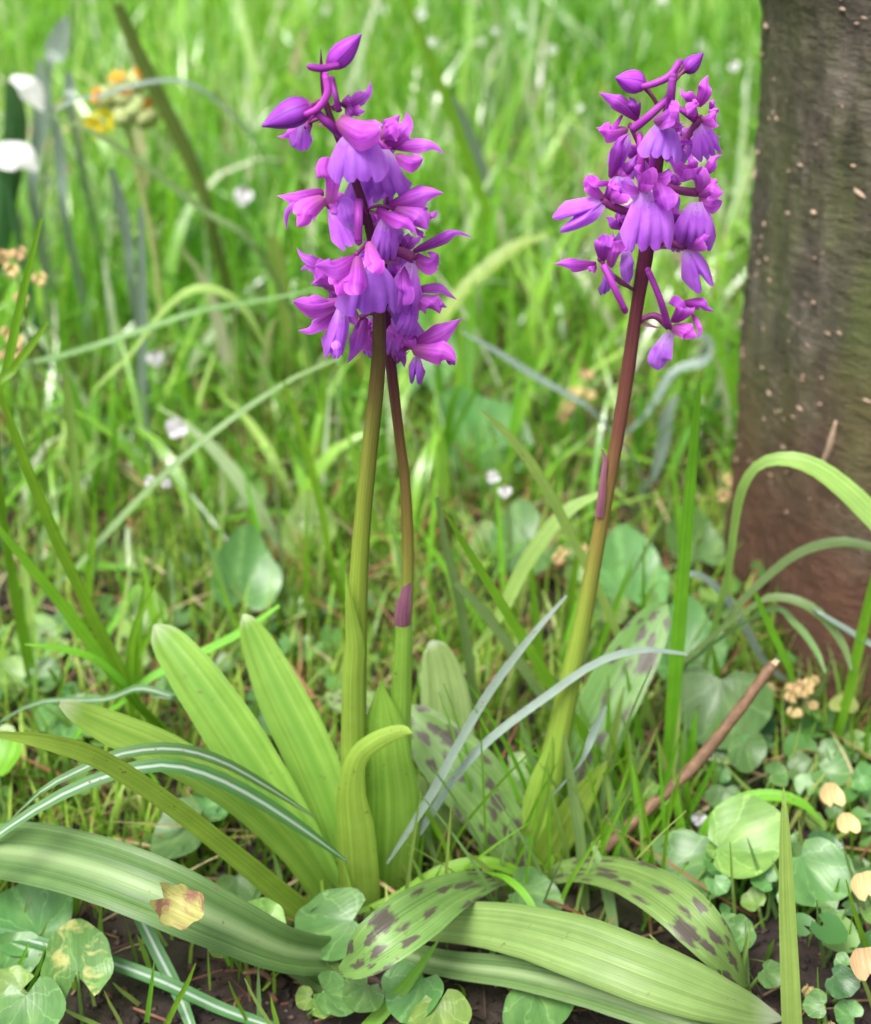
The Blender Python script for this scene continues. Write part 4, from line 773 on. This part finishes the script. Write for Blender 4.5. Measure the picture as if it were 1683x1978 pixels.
B([(228, 10, 20), (262, 90, 26), (305, 180, 28), (345, 260, 28), (385, 350, 26), (410, 440, 22)], .78, .8, 'brown_stalk', 'plant_stalk', 'thick olive-brown stalk leaning beside the cowslip', 'stalk', N=V((.2, -1, .3)), cup=.8)
B([(545, 360, 5), (500, 285, 14), (440, 215, 20), (370, 165, 22), (300, 158, 18), (200, 185, 14), (100, 240, 10)], .80, .74, 'silver_blade', label='grey-green blade arching over behind the cowslip', N=V((0, -.3, 1)))
B([(95, 222, 6), (190, 262, 16), (300, 335, 18), (400, 412, 18), (490, 475, 16)], .72, .74, 'blade_dull', label='pale straight blade slanting down past the cowslip', N=V((0, -.6, 1)))
B([(775, -20, 10), (830, 110, 18), (880, 240, 20), (930, 380, 20), (970, 520, 18)], .90, .92, 'blade_bright', label='long dark green blade leaning in the meadow between the orchids', N=V((.2, -1, .3)))
B([(875, 180, 6), (900, 250, 30), (930, 330, 30), (950, 420, 24)], .98, 1.0, 'silver_blade', label='whitish blade in the meadow between the orchids', group='whitish meadow blades', N=V((0, -.6, 1)))
B([(1060, 455, 6), (1000, 475, 30), (940, 520, 36), (880, 580, 30), (820, 670, 24)], .80, .78, 'blade_pale', label='wide pale blade bent over right of the thick-stemmed orchid', N=V((0, -.4, 1)))
B([(527, 455, 22), (540, 530, 30), (550, 600, 26), (556, 680, 20)], .80, .82, 'blade_pale', label='broad pale blade behind the left orchid flowers', N=V((0, -.8, .6)))
B([(890, 640, 4), (960, 680, 14), (1030, 725, 16), (1100, 765, 14), (1150, 800, 10)], .66, .66, 'silver_blade', label='thin grey stalk slanting between the orchids', N=V((0, -.6, 1)), foot=True)
B([(1330, 640, 8), (1365, 660, 26), (1355, 700, 28), (1300, 720, 20), (1250, 800, 16)], .72, .72, 'silver_blade', label='whitish blade bent over below the lowest right flower', N=V((0, -.4, 1)))
B([(1310, 760, 4), (1290, 800, 24), (1280, 860, 26), (1262, 920, 14)], .68, .68, 'silver_blade', label='whitish blade hanging beside the reddish stem', N=V((0, -.7, .8)))
B([(1415, 690, 14), (1430, 640, 26), (1420, 740, 26), (1400, 830, 20)], .80, .80, 'blade_bright', label='lime blade against the edge of the trunk', N=V((0, -1, .4)))
# a tuft in front of the spotted plant's upper leaf
rr = random.Random(5)
for i in range(58):
    bx = rr.uniform(1060, 1340); by = rr.uniform(1500, 1690); ht = rr.uniform(90, 260); ln = rr.uniform(-90, 90)
    yb = YG(by); w = rr.uniform(9, 19)
    B([(bx+ln, by-ht, 2), (bx+ln*.7, by-ht*.66, w*.8), (bx+ln*.3, by-ht*.3, w), (bx, by, w)], yb-rr.uniform(-.01, .012), yb, rr.choice(['blade_bright', 'blade_bright', 'blade_dull', 'blade_pale']), label='grass blade in the tuft round the leaning brown twig', group='tuft round the twig', N=V((rr.uniform(-.6, .6), -1, .3)))
for i in range(60):
    bx = rr.uniform(-20, 1400); by = rr.uniform(1120, 1480); ht = rr.uniform(110, 330); ln = rr.gauss(0, 80)
    if 560 < bx < 900 and by > 1300: continue
    yb = YG(by); w = rr.uniform(8, 17)
    B([(bx+ln, by-ht, 2), (bx+ln*.65, by-ht*.68, w*.8), (bx+ln*.25, by-ht*.33, w), (bx, by, w)], yb-rr.uniform(-.02, .02), yb, rr.choice(['blade_bright', 'blade_bright', 'blade_dull', 'blade_pale']), label='slim grass blade growing up through the turf behind the orchids', group='slim blades in the turf', N=V((rr.uniform(-.6, .6), -1, .3)))

for i in range(52):
    bx = rr.uniform(780, 1300); by = rr.uniform(1600, 1800); ht = rr.uniform(80, 330); ln = rr.gauss(0, 110)
    yb = YG(by); w = rr.uniform(5, 11)
    B([(bx+ln, by-ht, 2), (bx+ln*.62, by-ht*.72, w*.8), (bx+ln*.22, by-ht*.36, w), (bx, by, w)], yb-rr.uniform(0, .02), yb, rr.choice(['blade_bright', 'blade_bright', 'blade_dull', 'blade_pale']), label='fine grass blade growing up between the spotted leaves', group='fine blades between the spotted leaves', N=V((rr.uniform(-.6, .6), -1, .3)))
# ------------------------------------------------------------------ round and heart-shaped leaves
def round_leaf(px, py, r, z, ang, mat, label, tilt=.55, notch=.55, stretch=1.0, wavy=.04, group=None, name='celandine_leaf', cup=.22, tx=None, half=2.75, point=0.0):
    if py < 1300: r *= .82; z *= .6
    c = PZ(px, py, z); mp = M(c); R_ = r*mp
    if tx is None: tx = random.Random(int(px*3+py*5)).uniform(-.4, .4)
    N = V((tx, -tilt, 1)).normalized(); im = RGT*math.cos(ang)+UPV*math.sin(ang)     # notch points this way in the picture
    a = (im-N*im.dot(N)).normalized(); b = N.cross(a); sd = random.Random(int(px*7+py)); f0 = sd.uniform(0, 6)
    e = thing(name, (c.x, c.y, max(0, z-.01)), label, 'leaf', group)
    vs, fs, uv = [], [], []; kk, rows = 34, 6
    root = c+a*(R_*(1-notch)*.9)
    for i in range(rows+1):
        t = i/rows
        for j in range(kk+1):
            th = -half+2*half*j/kk                  # 0 = away from the notch
            rad = R_*(1+wavy*.6*math.sin(th*7+f0)*t+.08*math.sin(th*2+f0)+.05*math.sin(th*3+2*f0)+point*math.exp(-(th/.45)**2))
            edge = c-a*math.cos(th)*rad*stretch+b*math.sin(th)*rad
            p_ = root+(edge-root)*t
            d = (p_-c).length/R_
            p_ = p_+N*R_*(cup*d*d-.10*abs(math.sin(th*.5))*0+.07*math.sin(th*2+f0)*t+.025*math.sin(th*5+2*f0)*t*t)
            vs.append(p_); uv.append((.5+.5*math.sin(th)*t, .5-.5*math.cos(th)*t))
    for i in range(rows):
        for j in range(kk): q = i*(kk+1)+j; fs.append((q, q+1, q+kk+2, q+kk+1))
    link_mesh('leaf_blade', vs, fs, MAT[mat], e, uvs=uv)
    if name in ('dead_leaf', 'faded_leaf'): return e
    ft = V((root.x+a.x*R_*.6+sd.uniform(-.004, .004), root.y+sd.uniform(.0, .008), -.003))
    g_ = tube([root+N*cup*.1*R_, (root+ft)*.5+a*R_*.3-V((0, 0, z*.2)), ft], [.0006, .0007, .0008], 8, 6); link_mesh('leaf_stalk', *g_[:2], MAT['herb_light'], e, uvs=g_[2])
    return e
D = math.radians
CE = 'celandine leaves on the ground'
round_leaf(148, 1862, 72, .022, D(-88), 'herb_mottled', 'mottled round leaf with a deep notch, over the striped crocus leaf', .75, .75, group=None)
round_leaf(62, 1772, 84, .016, D(-70), 'herb', 'broad bluish-green leaf under the crocus leaf, beside the mottled round one', .5, .5, 1.0)
round_leaf(20, 1850, 55, .012, D(-120), 'herb', 'green leaf tucked under the mottled round leaf', .5, .5)
round_leaf(50, 1965, 78, .016, D(100), 'herb', 'glossy green leaf below the mottled round leaf', .35, .4)
round_leaf(20, 1915, 50, .014, D(10), 'herb_light', 'crinkled light green leaf below the mottled round leaf', .5, .5, wavy=.08)
round_leaf(428, 1818, 33, .016, D(-30), 'herb_light', 'small kidney-shaped pale leaf, smaller of two by the ribbed orchid leaf', .7, .8)
round_leaf(508, 1780, 45, .022, D(-45), 'herb_light', 'kidney-shaped pale leaf, larger of two by the ribbed orchid leaf', .8, .85)
round_leaf(350, 1610, 62, .014, D(20), 'herb', 'blue-green leaf under the striped crocus leaves', .4, .5)
round_leaf(405, 1560, 36, .012, D(200), 'herb', 'small blue-green leaf in the gap under the striped crocus leaves', .5, .5)
round_leaf(470, 1712, 44, .010, D(120), 'herb', 'blue-green leaf in the gap between two orchid leaves', .4, .4)
round_leaf(640, 1790, 68, .014, D(20), 'herb', 'smooth green leaf against the foot of the thick orchid', .55, .3, 1.1)
round_leaf(645, 1925, 45, .008, D(160), 'herb', 'green leaf on the soil directly under the tip of the spotted leaf', .4, .5, group=CE)
round_leaf(700, 1920, 42, .008, D(60), 'herb', 'green leaf on the soil beside the one under the spotted tip', .4, .5, group=CE)
round_leaf(800, 1920, 62, .008, D(70), 'herb', 'larger green leaf on the soil below the middle of the spotted leaf', .4, .4, group=CE)
round_leaf(850, 1970, 60, .008, D(100), 'herb_light', 'lighter green leaf on the soil below the larger green one', .3, .4, group=CE)
round_leaf(1030, 1730, 52, .012, D(160), 'herb', 'round green leaf between the spotted leaves', .6, .4)
round_leaf(1045, 1940, 72, .010, D(110), 'herb', 'dark glossy leaf under the broad orchid leaf', .3, .4)
round_leaf(620, 1945, 24, .006, D(200), 'herb_light', 'tiny light green leaflet on the soil', .6, .5, group='tiny leaflets')
round_leaf(590, 1930, 22, .006, D(20), 'herb_light', 'tiny light green leaflet on the soil', .6, .5, group='tiny leaflets')
round_leaf(1440, 1622, 78, .026, D(200), 'herb_light', 'fresh green notched leaf with a fine-toothed edge, beside the pale upright blade', .6, .2, 1.05, .02, tx=-.2)
round_leaf(1575, 1692, 68, .020, D(120), 'herb', 'smooth blue-green leaf beside the pale upright blade', .6, .3, 1.05)
round_leaf(1500, 1660, 60, .014, D(60), 'herb', 'blue-green leaf under the fresh notched one', .6, .3)
round_leaf(1340, 1680, 80, .010, D(180), 'herb', 'dull green leaf behind the right spotted leaf', .5, .3)
round_leaf(1400, 1370, 92, .022, D(100), 'herb', 'broad dark green leaf behind the leaning twig', .6, .3)
round_leaf(1440, 1452, 40, .022, D(90), 'herb', 'small round leaf below the leaning twig', .9, .5)
round_leaf(1330, 1260, 80, .035, D(-90), 'herb', 'blue-green ovate leaf between the reddish stem and the trunk', .7, .3, 1.3, point=.35)
round_leaf(1215, 1120, 95, .03, D(-90), 'herb', 'broad wrinkled leaf behind the reddish orchid stem', .6, .3, 1.1, point=.25)
round_leaf(1340, 1050, 70, .03, D(-90), 'herb', 'broad leaf left of the trunk foot', .6, .3, 1.1, point=.25)
round_leaf(1010, 1060, 75, .03, D(-90), 'herb', 'broad leaf in the turf between the orchids', .6, .3, 1.2, point=.3)
round_leaf(470, 1118, 78, .045, D(-100), 'herb', 'upright ovate leaf in the turf behind the plain orchid leaves', 1.0, .2, 1.25, tx=.5, point=.35)
round_leaf(930, 860, 105, .03, D(-60), 'herb', 'large dull ovate leaf behind the slender orchid stem', .9, .2, 1.2, tx=.4, point=.3)
round_leaf(600, 1030, 62, .03, D(-90), 'herb_light', 'pale leaf in the turf left of the thick stem', .8, .2, 1.3, point=.3)
round_leaf(280, 1190, 60, .03, D(-90), 'herb_light', 'pale ovate leaf behind the tip of the longest plain leaf', 1.1, .2, 1.2)
round_leaf(470, 950, 55, .03, D(-100), 'herb_light', 'pale upright leaf with a reddish edge in the turf', 1.6, .2, 1.3)
round_leaf(255, 1080, 34, .03, D(-90), 'herb_light', 'small pale leaf in the turf by the left grass tuft', 1.4, .3)
round_leaf(80, 1245, 70, .016, D(30), 'herb_light', 'broad light leaf at the foot of the left grass tuft', .5, .3)
round_leaf(260, 1275, 34, .02, D(-90), 'herb_light', 'little light leaf at the foot of the left grass tuft', .8, .3)
round_leaf(135, 1390, 56, .012, D(120), 'herb', 'green leaf under the whitish leaf tip', .5, .3)
round_leaf(20, 1310, 44, .014, D(0), 'herb_light', 'rounded leaf beside the arching white-tipped leaf', .6, .4)
round_leaf(5, 1460, 46, .03, D(-90), 'blade_bright', 'bright lime leaf at the end of the narrow orchid leaf', .6, .3)
round_leaf(125, 450, 112, .035, D(-90), 'herb_dark', 'large dark blue-green leaf in the meadow below the cowslip', 1.3, .2, 1.2, point=.2)
round_leaf(820, 690, 80, .05, D(-90), 'herb', 'large dull leaf behind the lowest purple flower', 1.2, .2, 1.4, point=.3)
round_leaf(345, 1752, 44, .058, D(150), 'dead_leaf', 'yellowed leaf with brown blotches lying on the ribbed orchid leaf', .9, .2, 1.1, wavy=.13, cup=.6, tx=.15, name='dead_leaf')
for px, py, r in [(1605, 1537, 25), (1637, 1592, 22), (1672, 1712, 30), (1675, 1862, 34), (1390, 1292, 18)]:
    round_leaf(px, py, r, .03, D(-80), 'peach', 'small orange-buff round leaf among the herbs by the trunk', .9, .4, wavy=.04, cup=.3, name='faded_leaf', group='faded buff leaves')
rr = random.Random(9)
for i in range(70):
    px, py = rr.uniform(1380, 1690), rr.uniform(1400, 1960)
    if 1490 < px < 1560 and py > 1500: continue
    round_leaf(px, py, rr.uniform(14, 36), rr.uniform(.006, .022), rr.uniform(0, 6.28), rr.choice(['herb', 'herb', 'herb_dark', 'herb_light', 'herb']), 'small round green leaf in the herb patch by the trunk', rr.uniform(.3, .9), rr.uniform(.3, .7), rr.uniform(.9, 1.1), .06, 'herb patch by the trunk', 'herb_leaf')
for i in range(40):
    px, py = rr.uniform(-10, 1350), rr.uniform(1000, 1560)
    if 250 < px < 900 and py > 1250: continue
    round_leaf(px, py, rr.uniform(18, 44), rr.uniform(.006, .02), rr.uniform(0, 6.28), rr.choice(['herb', 'herb_light', 'herb_light', 'herb']), 'small round green leaf in the turf behind the orchids', rr.uniform(.4, 1.1), rr.uniform(.2, .6), rr.uniform(.9, 1.25), .05, 'herbs in the turf', 'herb_leaf')

for i in range(46):
    bx = rr.uniform(1400, 1700); by = rr.uniform(1420, 2000); ht = rr.uniform(60, 190); ln = rr.gauss(0, 60)
    yb = YG(by); w = rr.uniform(5, 11)
    B([(bx+ln, by-ht, 2), (bx+ln*.7, by-ht*.66, w*.8), (bx+ln*.3, by-ht*.3, w), (bx, by, w)], yb-rr.uniform(-.01, .012), yb, rr.choice(['blade_bright', 'blade_dull', 'blade_pale']), label='fine grass blade among the small herbs by the trunk', group='fine blades in the herb patch', N=V((rr.uniform(-.6, .6), -1, .3)))
for i in range(40):
    bx = rr.choice([rr.uniform(-20, 620), rr.uniform(-20, 330)]); by = rr.uniform(1480, 2000); ht = rr.uniform(40, 150); ln = rr.gauss(0, 70)
    if by < 1780 and bx > 420: continue
    yb = YG(by); w = rr.uniform(5, 11)
    B([(bx+ln, by-ht, 2), (bx+ln*.7, by-ht*.66, w*.8), (bx+ln*.3, by-ht*.3, w), (bx, by, w)], yb-rr.uniform(-.01, .008), yb, rr.choice(['blade_bright', 'blade_dull', 'blade_pale']), label='fine grass blade on the soil round the ribbed orchid leaf', group='fine blades round the ribbed leaf', N=V((rr.uniform(-.6, .6), -1, .5)))
# ------------------------------------------------------------------ broken twig
pts = [PY(1494, 1282, .440), PY(1430, 1368, .436), PY(1340, 1480, .430), PY(1255, 1560, .424), PY(1172, 1636, .418)]
pts.append(V((pts[-1].x-.012, pts[-1].y-.004, -.004)))
tw = thing('twig', pts[-2], 'broken brown twig leaning up towards the trunk', 'twig')
g_ = tube(pts, [.0019, .0020, .0020, .0021, .0021, .002], 26, 10); g_v = [v+V((noise.noise(v*300), noise.noise(v*300+V((5, 0, 0))), noise.noise(v*300+V((0, 5, 0)))))*.0004 for v in g_[0]]
link_mesh('stick', g_v, g_[1], MAT['twig'], tw, uvs=g_[2])
p0 = pts[0]; dv = (pts[0]-pts[1]).normalized()
link_mesh('broken_end', *join(tube([p0-dv*.001+V((.0007, 0, 0)), p0+dv*.0014+V((.0011, 0, 0))], [.0011, .0003], 3, 6), tube([p0-dv*.001-V((.0006, 0, 0)), p0+dv*.0022-V((.0002, 0, 0))], [.0009, .0002], 3, 6))[:2], MAT['twig_end'], tw)
for (x0, y0, x1, y1, lab) in [(1490, 1450, 1520, 1515, 'short reddish dead stalk below the twig'), (1625, 1690, 1690, 1830, 'long pinkish dead stalk beside the blue-green leaf'), (470, 1880, 540, 1905, 'curled pale dry stalk on the soil'), (375, 935, 480, 1010, 'dry straw stalk in the turf'), (1130, 1880, 1330, 1935, 'reddish bark strip under the broad orchid leaf')]:
    a, b = PZ(x0, y0, .012), PZ(x1, y1, .003)
    g_ = tube([a, (a+b)*.5+V((0, 0, .003)), b], [.0006, .0008, .0007], 8, 6)
    o = link_mesh('dry_stalk', *g_[:2], MAT['twig'], uvs=g_[2]); tag(o, lab, 'stalk')

# ------------------------------------------------------------------ cowslip
def cowslip(cx, cy, Y, spots, label):
    base = V((PY(cx, cy, Y).x+.004, Y+.03, 0)); e = thing('cowslip', base, label, 'cowslip')
    top = PY(cx, cy-20, Y)
    g_ = tube([base-V((0, 0, .004)), (base+top)*.5+V((.006, 0, 0)), top], [.0022, .002, .0017], 12, 8); link_mesh('stem', *g_[:2], MAT['calyx'], e, uvs=g_[2])
    for px, py, dx, dy, matn, L_ in spots:
        a = PY(px, py, Y-.004); mp = M(a); d = (V((dx*.5, -1, -dy*.3)) if matn == 'yellow_petal' else V((dx, -.5, -dy))).normalized()
        b = a-d*L_*mp
        g_ = tube([top, (top+b)*.5+V((0, 0, 5*mp)), b], [2.5*mp, 2.5*mp, 4*mp], 5, 6); link_mesh('flower_stalk', *g_[:2], MAT['calyx'], e, uvs=g_[2])
        c_ = link_mesh('calyx', *tube([b, b*.6+a*.4, a], [7*mp, 23*mp, 21*mp], 6, 10)[:2], MAT['calyx'], e)
        if matn:
            fl = []; q_ = 1.05 if matn == 'yellow_petal' else .72
            for q in range(5):
                th = q*1.257; l1 = d.cross(V((0, 1, .2))).normalized(); l2 = d.cross(l1)
                fl.append(ribbon([a, a+d*5*mp+(l1*math.cos(th)+l2*math.sin(th))*10*mp*q_, a+d*8*mp+(l1*math.cos(th)+l2*math.sin(th))*25*mp*q_], 24*mp*q_, d, 5, 3, .2, prof=round_prof))
            j_ = join(*fl); link_mesh('corolla', *j_[:2], MAT[matn], c_, uvs=j_[2])
cowslip(235, 215, .80, [(185, 242, -.8, .7, 'yellow_petal', 40), (205, 228, -.4, .9, 'yellow_petal', 36), (190, 185, -.7, -.4, 'orange_petal', 34), (228, 152, -.2, -1, 'orange_petal', 36), (240, 176, .1, -1, 'orange_petal', 34), (282, 204, .8, 0, 'orange_petal', 30), (272, 145, .5, -1, 'orange_petal', 30), (262, 225, .3, 1, None, 40), (238, 240, 0, 1, None, 40), (288, 238, .6, .8, None, 44), (255, 195, .2, .2, None, 34)], 'cowslip with pale calyces and yellow and orange flowers in the meadow')

# ------------------------------------------------------------------ dark leaves at the meadow edge, sky sheen on their bends built as white sheets
sky_sheen = thing('sheen_leaf', V((PY(20, 300, .8).x, .83, 0)), 'dark leaves with white sheets standing in for sky sheen on their bends, left of the cowslip', 'flower')
leaf(sky_sheen, [(-40, 300, .80, 30), (0, 292, .795, 62), (42, 300, .79, 60), (74, 330, .79, 8)], 'white_petal_and_sheen', 'petal', N=V((0, -.9, .9)), cup=.4, rib=0, m=6)  # white sheet in place of sky reflected on a leaf bend
leaf(sky_sheen, [(22, 148, .82, 16), (48, 158, .815, 40), (66, 182, .815, 44), (84, 215, .815, 6)], 'white_petal_and_sheen', 'petal', N=V((.1, -.9, .8)), cup=.4, rib=0, m=6)  # second white sheet, likewise sky sheen put into shape and colour
leaf(sky_sheen, [(-10, 520, .83, 40), (0, 420, .82, 50), (8, 340, .815, 46), (6, 300, .81, 20)], 'herb_dark', 'leaf', N=V((0, -1, .2)), cup=.3, rib=.03)
leaf(sky_sheen, [(10, 420, .85, 30), (22, 320, .84, 44), (28, 230, .83, 46), (20, 160, .825, 20)], 'herb_dark', 'leaf', N=V((0, -1, .2)), cup=.3, rib=.03)
g_ = tube([V((PY(20, 300, .8).x, .83, -.004)), PY(28, 420, .82), PY(30, 300, .81)], [.0025, .0022, .0018], 8, 8); link_mesh('stem', *g_[:2], MAT['herb_dark'], sky_sheen, uvs=g_[2])
WB = 'silvery leaves by the white leaf sheen'
SL = ['broad silvery leaf standing highest beside the white leaf sheen', 'long silvery leaf standing directly against the white leaf sheen', 'short silvery leaf tip between the white leaf sheen and the cowslip', 'narrow silvery leaf hanging below the short silvery leaf tip']
for pts, ya in [([(130, 30, 6), (122, 60, 36), (108, 105, 48), (95, 150, 10)], .90), ([(75, 115, 8), (82, 180, 34), (80, 240, 36), (70, 300, 26), (66, 380, 22)], .84), ([(130, 138, 10), (136, 170, 24), (140, 230, 14)], .88), ([(98, 200, 8), (112, 270, 22), (120, 340, 22), (126, 420, 16)], .83)]:
    B(pts, ya, ya, 'silver_blade', 'silvery_leaf', SL.pop(0), 'leaf', WB, N=V((0, -.8, .7)))

# ------------------------------------------------------------------ tiny flowers and bud clusters
def tiny_flower(px, py, y, r, label, mat='lilac_petal', group=None, yel=False):
    c = PY(px, py, y); mp = M(c)
    e = thing('tiny_flower', (c.x, c.y+.006, 0), label, 'flower', group)
    for q in range(4):
        th = q*1.571+px*.1; d = V((math.cos(th), -.25, math.sin(th)))
        g_ = ribbon([c, c+d*r*.5*mp, c+d*r*mp+V((0, -r*.1*mp, 0))], r*1.1*mp, V((0, -1, .5)), 5, 3, .2, prof=round_prof); link_mesh('petal', *g_[:2], MAT[mat], e, uvs=g_[2])
    g_ = tube([c, (c+V((c.x, c.y+.006, 0)))*.5+V((.003, 0, 0)), V((c.x, c.y+.006, -.003))], [.0005, .0006, .0007], 6, 5); link_mesh('stalk', *g_[:2], MAT['herb_light'], e, uvs=g_[2])
TF = 'tiny pale flowers in the turf'
for px, py, y, r, lab in [(341, 825, .62, 22, 'tiny lilac-white flower alone in the turf left of the thick stem'), (300, 690, .72, 18, 'tiny lilac flower in the turf by the grey-blue stalk'), (290, 928, .58, 12, None), (322, 932, .58, 11, None), (470, 376, .9, 20, 'tiny white flower in the meadow left of the orchid flowers'), (953, 920, .6, 14, None), (975, 948, .6, 14, None), (1000, 1692, .40, 13, 'tiny white flower between the orchid bases'), (1350, 1580, .43, 16, None), (1372, 1595, .43, 12, None), (1615, 1632, .42, 14, 'tiny pink flower among the herbs by the trunk')]:
    tiny_flower(px, py, y, r, lab or 'tiny lilac-white flower, one of a close pair', group=TF if lab is None else None)
tiny_flower(1163, 172, 1.3, 12, 'tiny yellow flower in the meadow beside the right orchid buds', 'yellow_petal')
tiny_flower(1280, 85, 1.6, 14, 'tiny orange flower high in the meadow behind the right orchid', 'orange_petal')
rr = random.Random(3)
for i in range(70):  # little flowers added, also supplying the soft white sky glints
    y = rr.uniform(.95, 2.3); px = rr.uniform(560, 1470); z = rr.uniform(.06, .18); r_ = rr.uniform(4, 9)
    c = V((((px-841.5)/FPX)*(y*math.cos(PITCH)+(CAMH-z)*math.sin(PITCH)), y, z)); v = c-CAM; dep = v.dot(FWD)
    tiny_flower(841.5+FPX*v.x/dep, 989-FPX*v.dot(UPV)/dep, y, r_+3, 'tiny white flower, also a stand-in for sky glints, out of focus in the far meadow', 'white_petal_and_sheen', 'white flowers and sky glints in the far meadow')
def bud_cluster(px, py, y, n, spread, r, label, group=None, seed=1):
    q = random.Random(seed); c = PY(px, py, y); mp = M(c)
    e = thing('seed_head', (c.x, c.y+.004, 0), label, 'seed head', group)
    for i in range(n):
        p = c+V((q.uniform(-1, 1)*spread*mp, q.uniform(-.5, .5)*spread*mp, q.uniform(-1, 1)*spread*mp*1.2))
        fl = []
        for k in range(3):
            th = k*2.1+q.uniform(0, 1); d = V((math.cos(th), -.4, math.sin(th))).normalized()
            fl.append(ribbon([p, p+d*r*.6*mp+V((0, -.3*r*mp, 0)), p+d*r*1.05*mp], r*1.25*mp, V((0, -1, .6)), 5, 3, .4, prof=round_prof))
        j_ = join(*fl); link_mesh('bud', *j_[:2], MAT['peach'], e, uvs=j_[2])
    g_ = tube([c+V((0, .001, spread*mp*.5)), (c+V((c.x, c.y+.004, 0)))*.5+V((.002, 0, 0)), V((c.x, c.y+.004, -.003))], [.0005, .0006, .0007], 8, 5); link_mesh('stalk', *g_[:2], MAT['herb_light'], e, uvs=g_[2])
bud_cluster(1540, 1335, .475, 7, 34, 17, 'cluster of buff buds at the trunk foot, beside the broken twig tip', seed=2)
bud_cluster(1465, 1335, .50, 3, 16, 18, 'two or three buff buds just behind the broken twig tip', seed=4)
bud_cluster(30, 520, .60, 7, 44, 17, 'cluster of buff buds below the white leaf sheen', seed=5)
bud_cluster(15, 680, .60, 6, 40, 17, 'cluster of buff and pinkish buds beside the level grass blade', seed=6)
bud_cluster(1125, 760, .75, 6, 40, 15, 'loose head of buff buds left of the reddish stem', seed=7)
bud_cluster(1095, 1060, .56, 4, 26, 13, 'few buff buds in the turf left of the reddish stem', seed=8)
bud_cluster(1400, 935, .62, 3, 24, 16, 'pinkish buff buds against the trunk edge', seed=9)
for px, py, sx in [(1420, 1925, .0), (1440, 1900, .1), (1600, 1960, 0), (1640, 1935, 0), (1500, 1965, 0), (1560, 1890, 0)]:
    bud_cluster(px, py+20, YG(py+60), 1, 1, 16, 'single pinkish seed capsule on a thin stalk by the pale upright blade', 'seed capsules by the pale blade', seed=px)
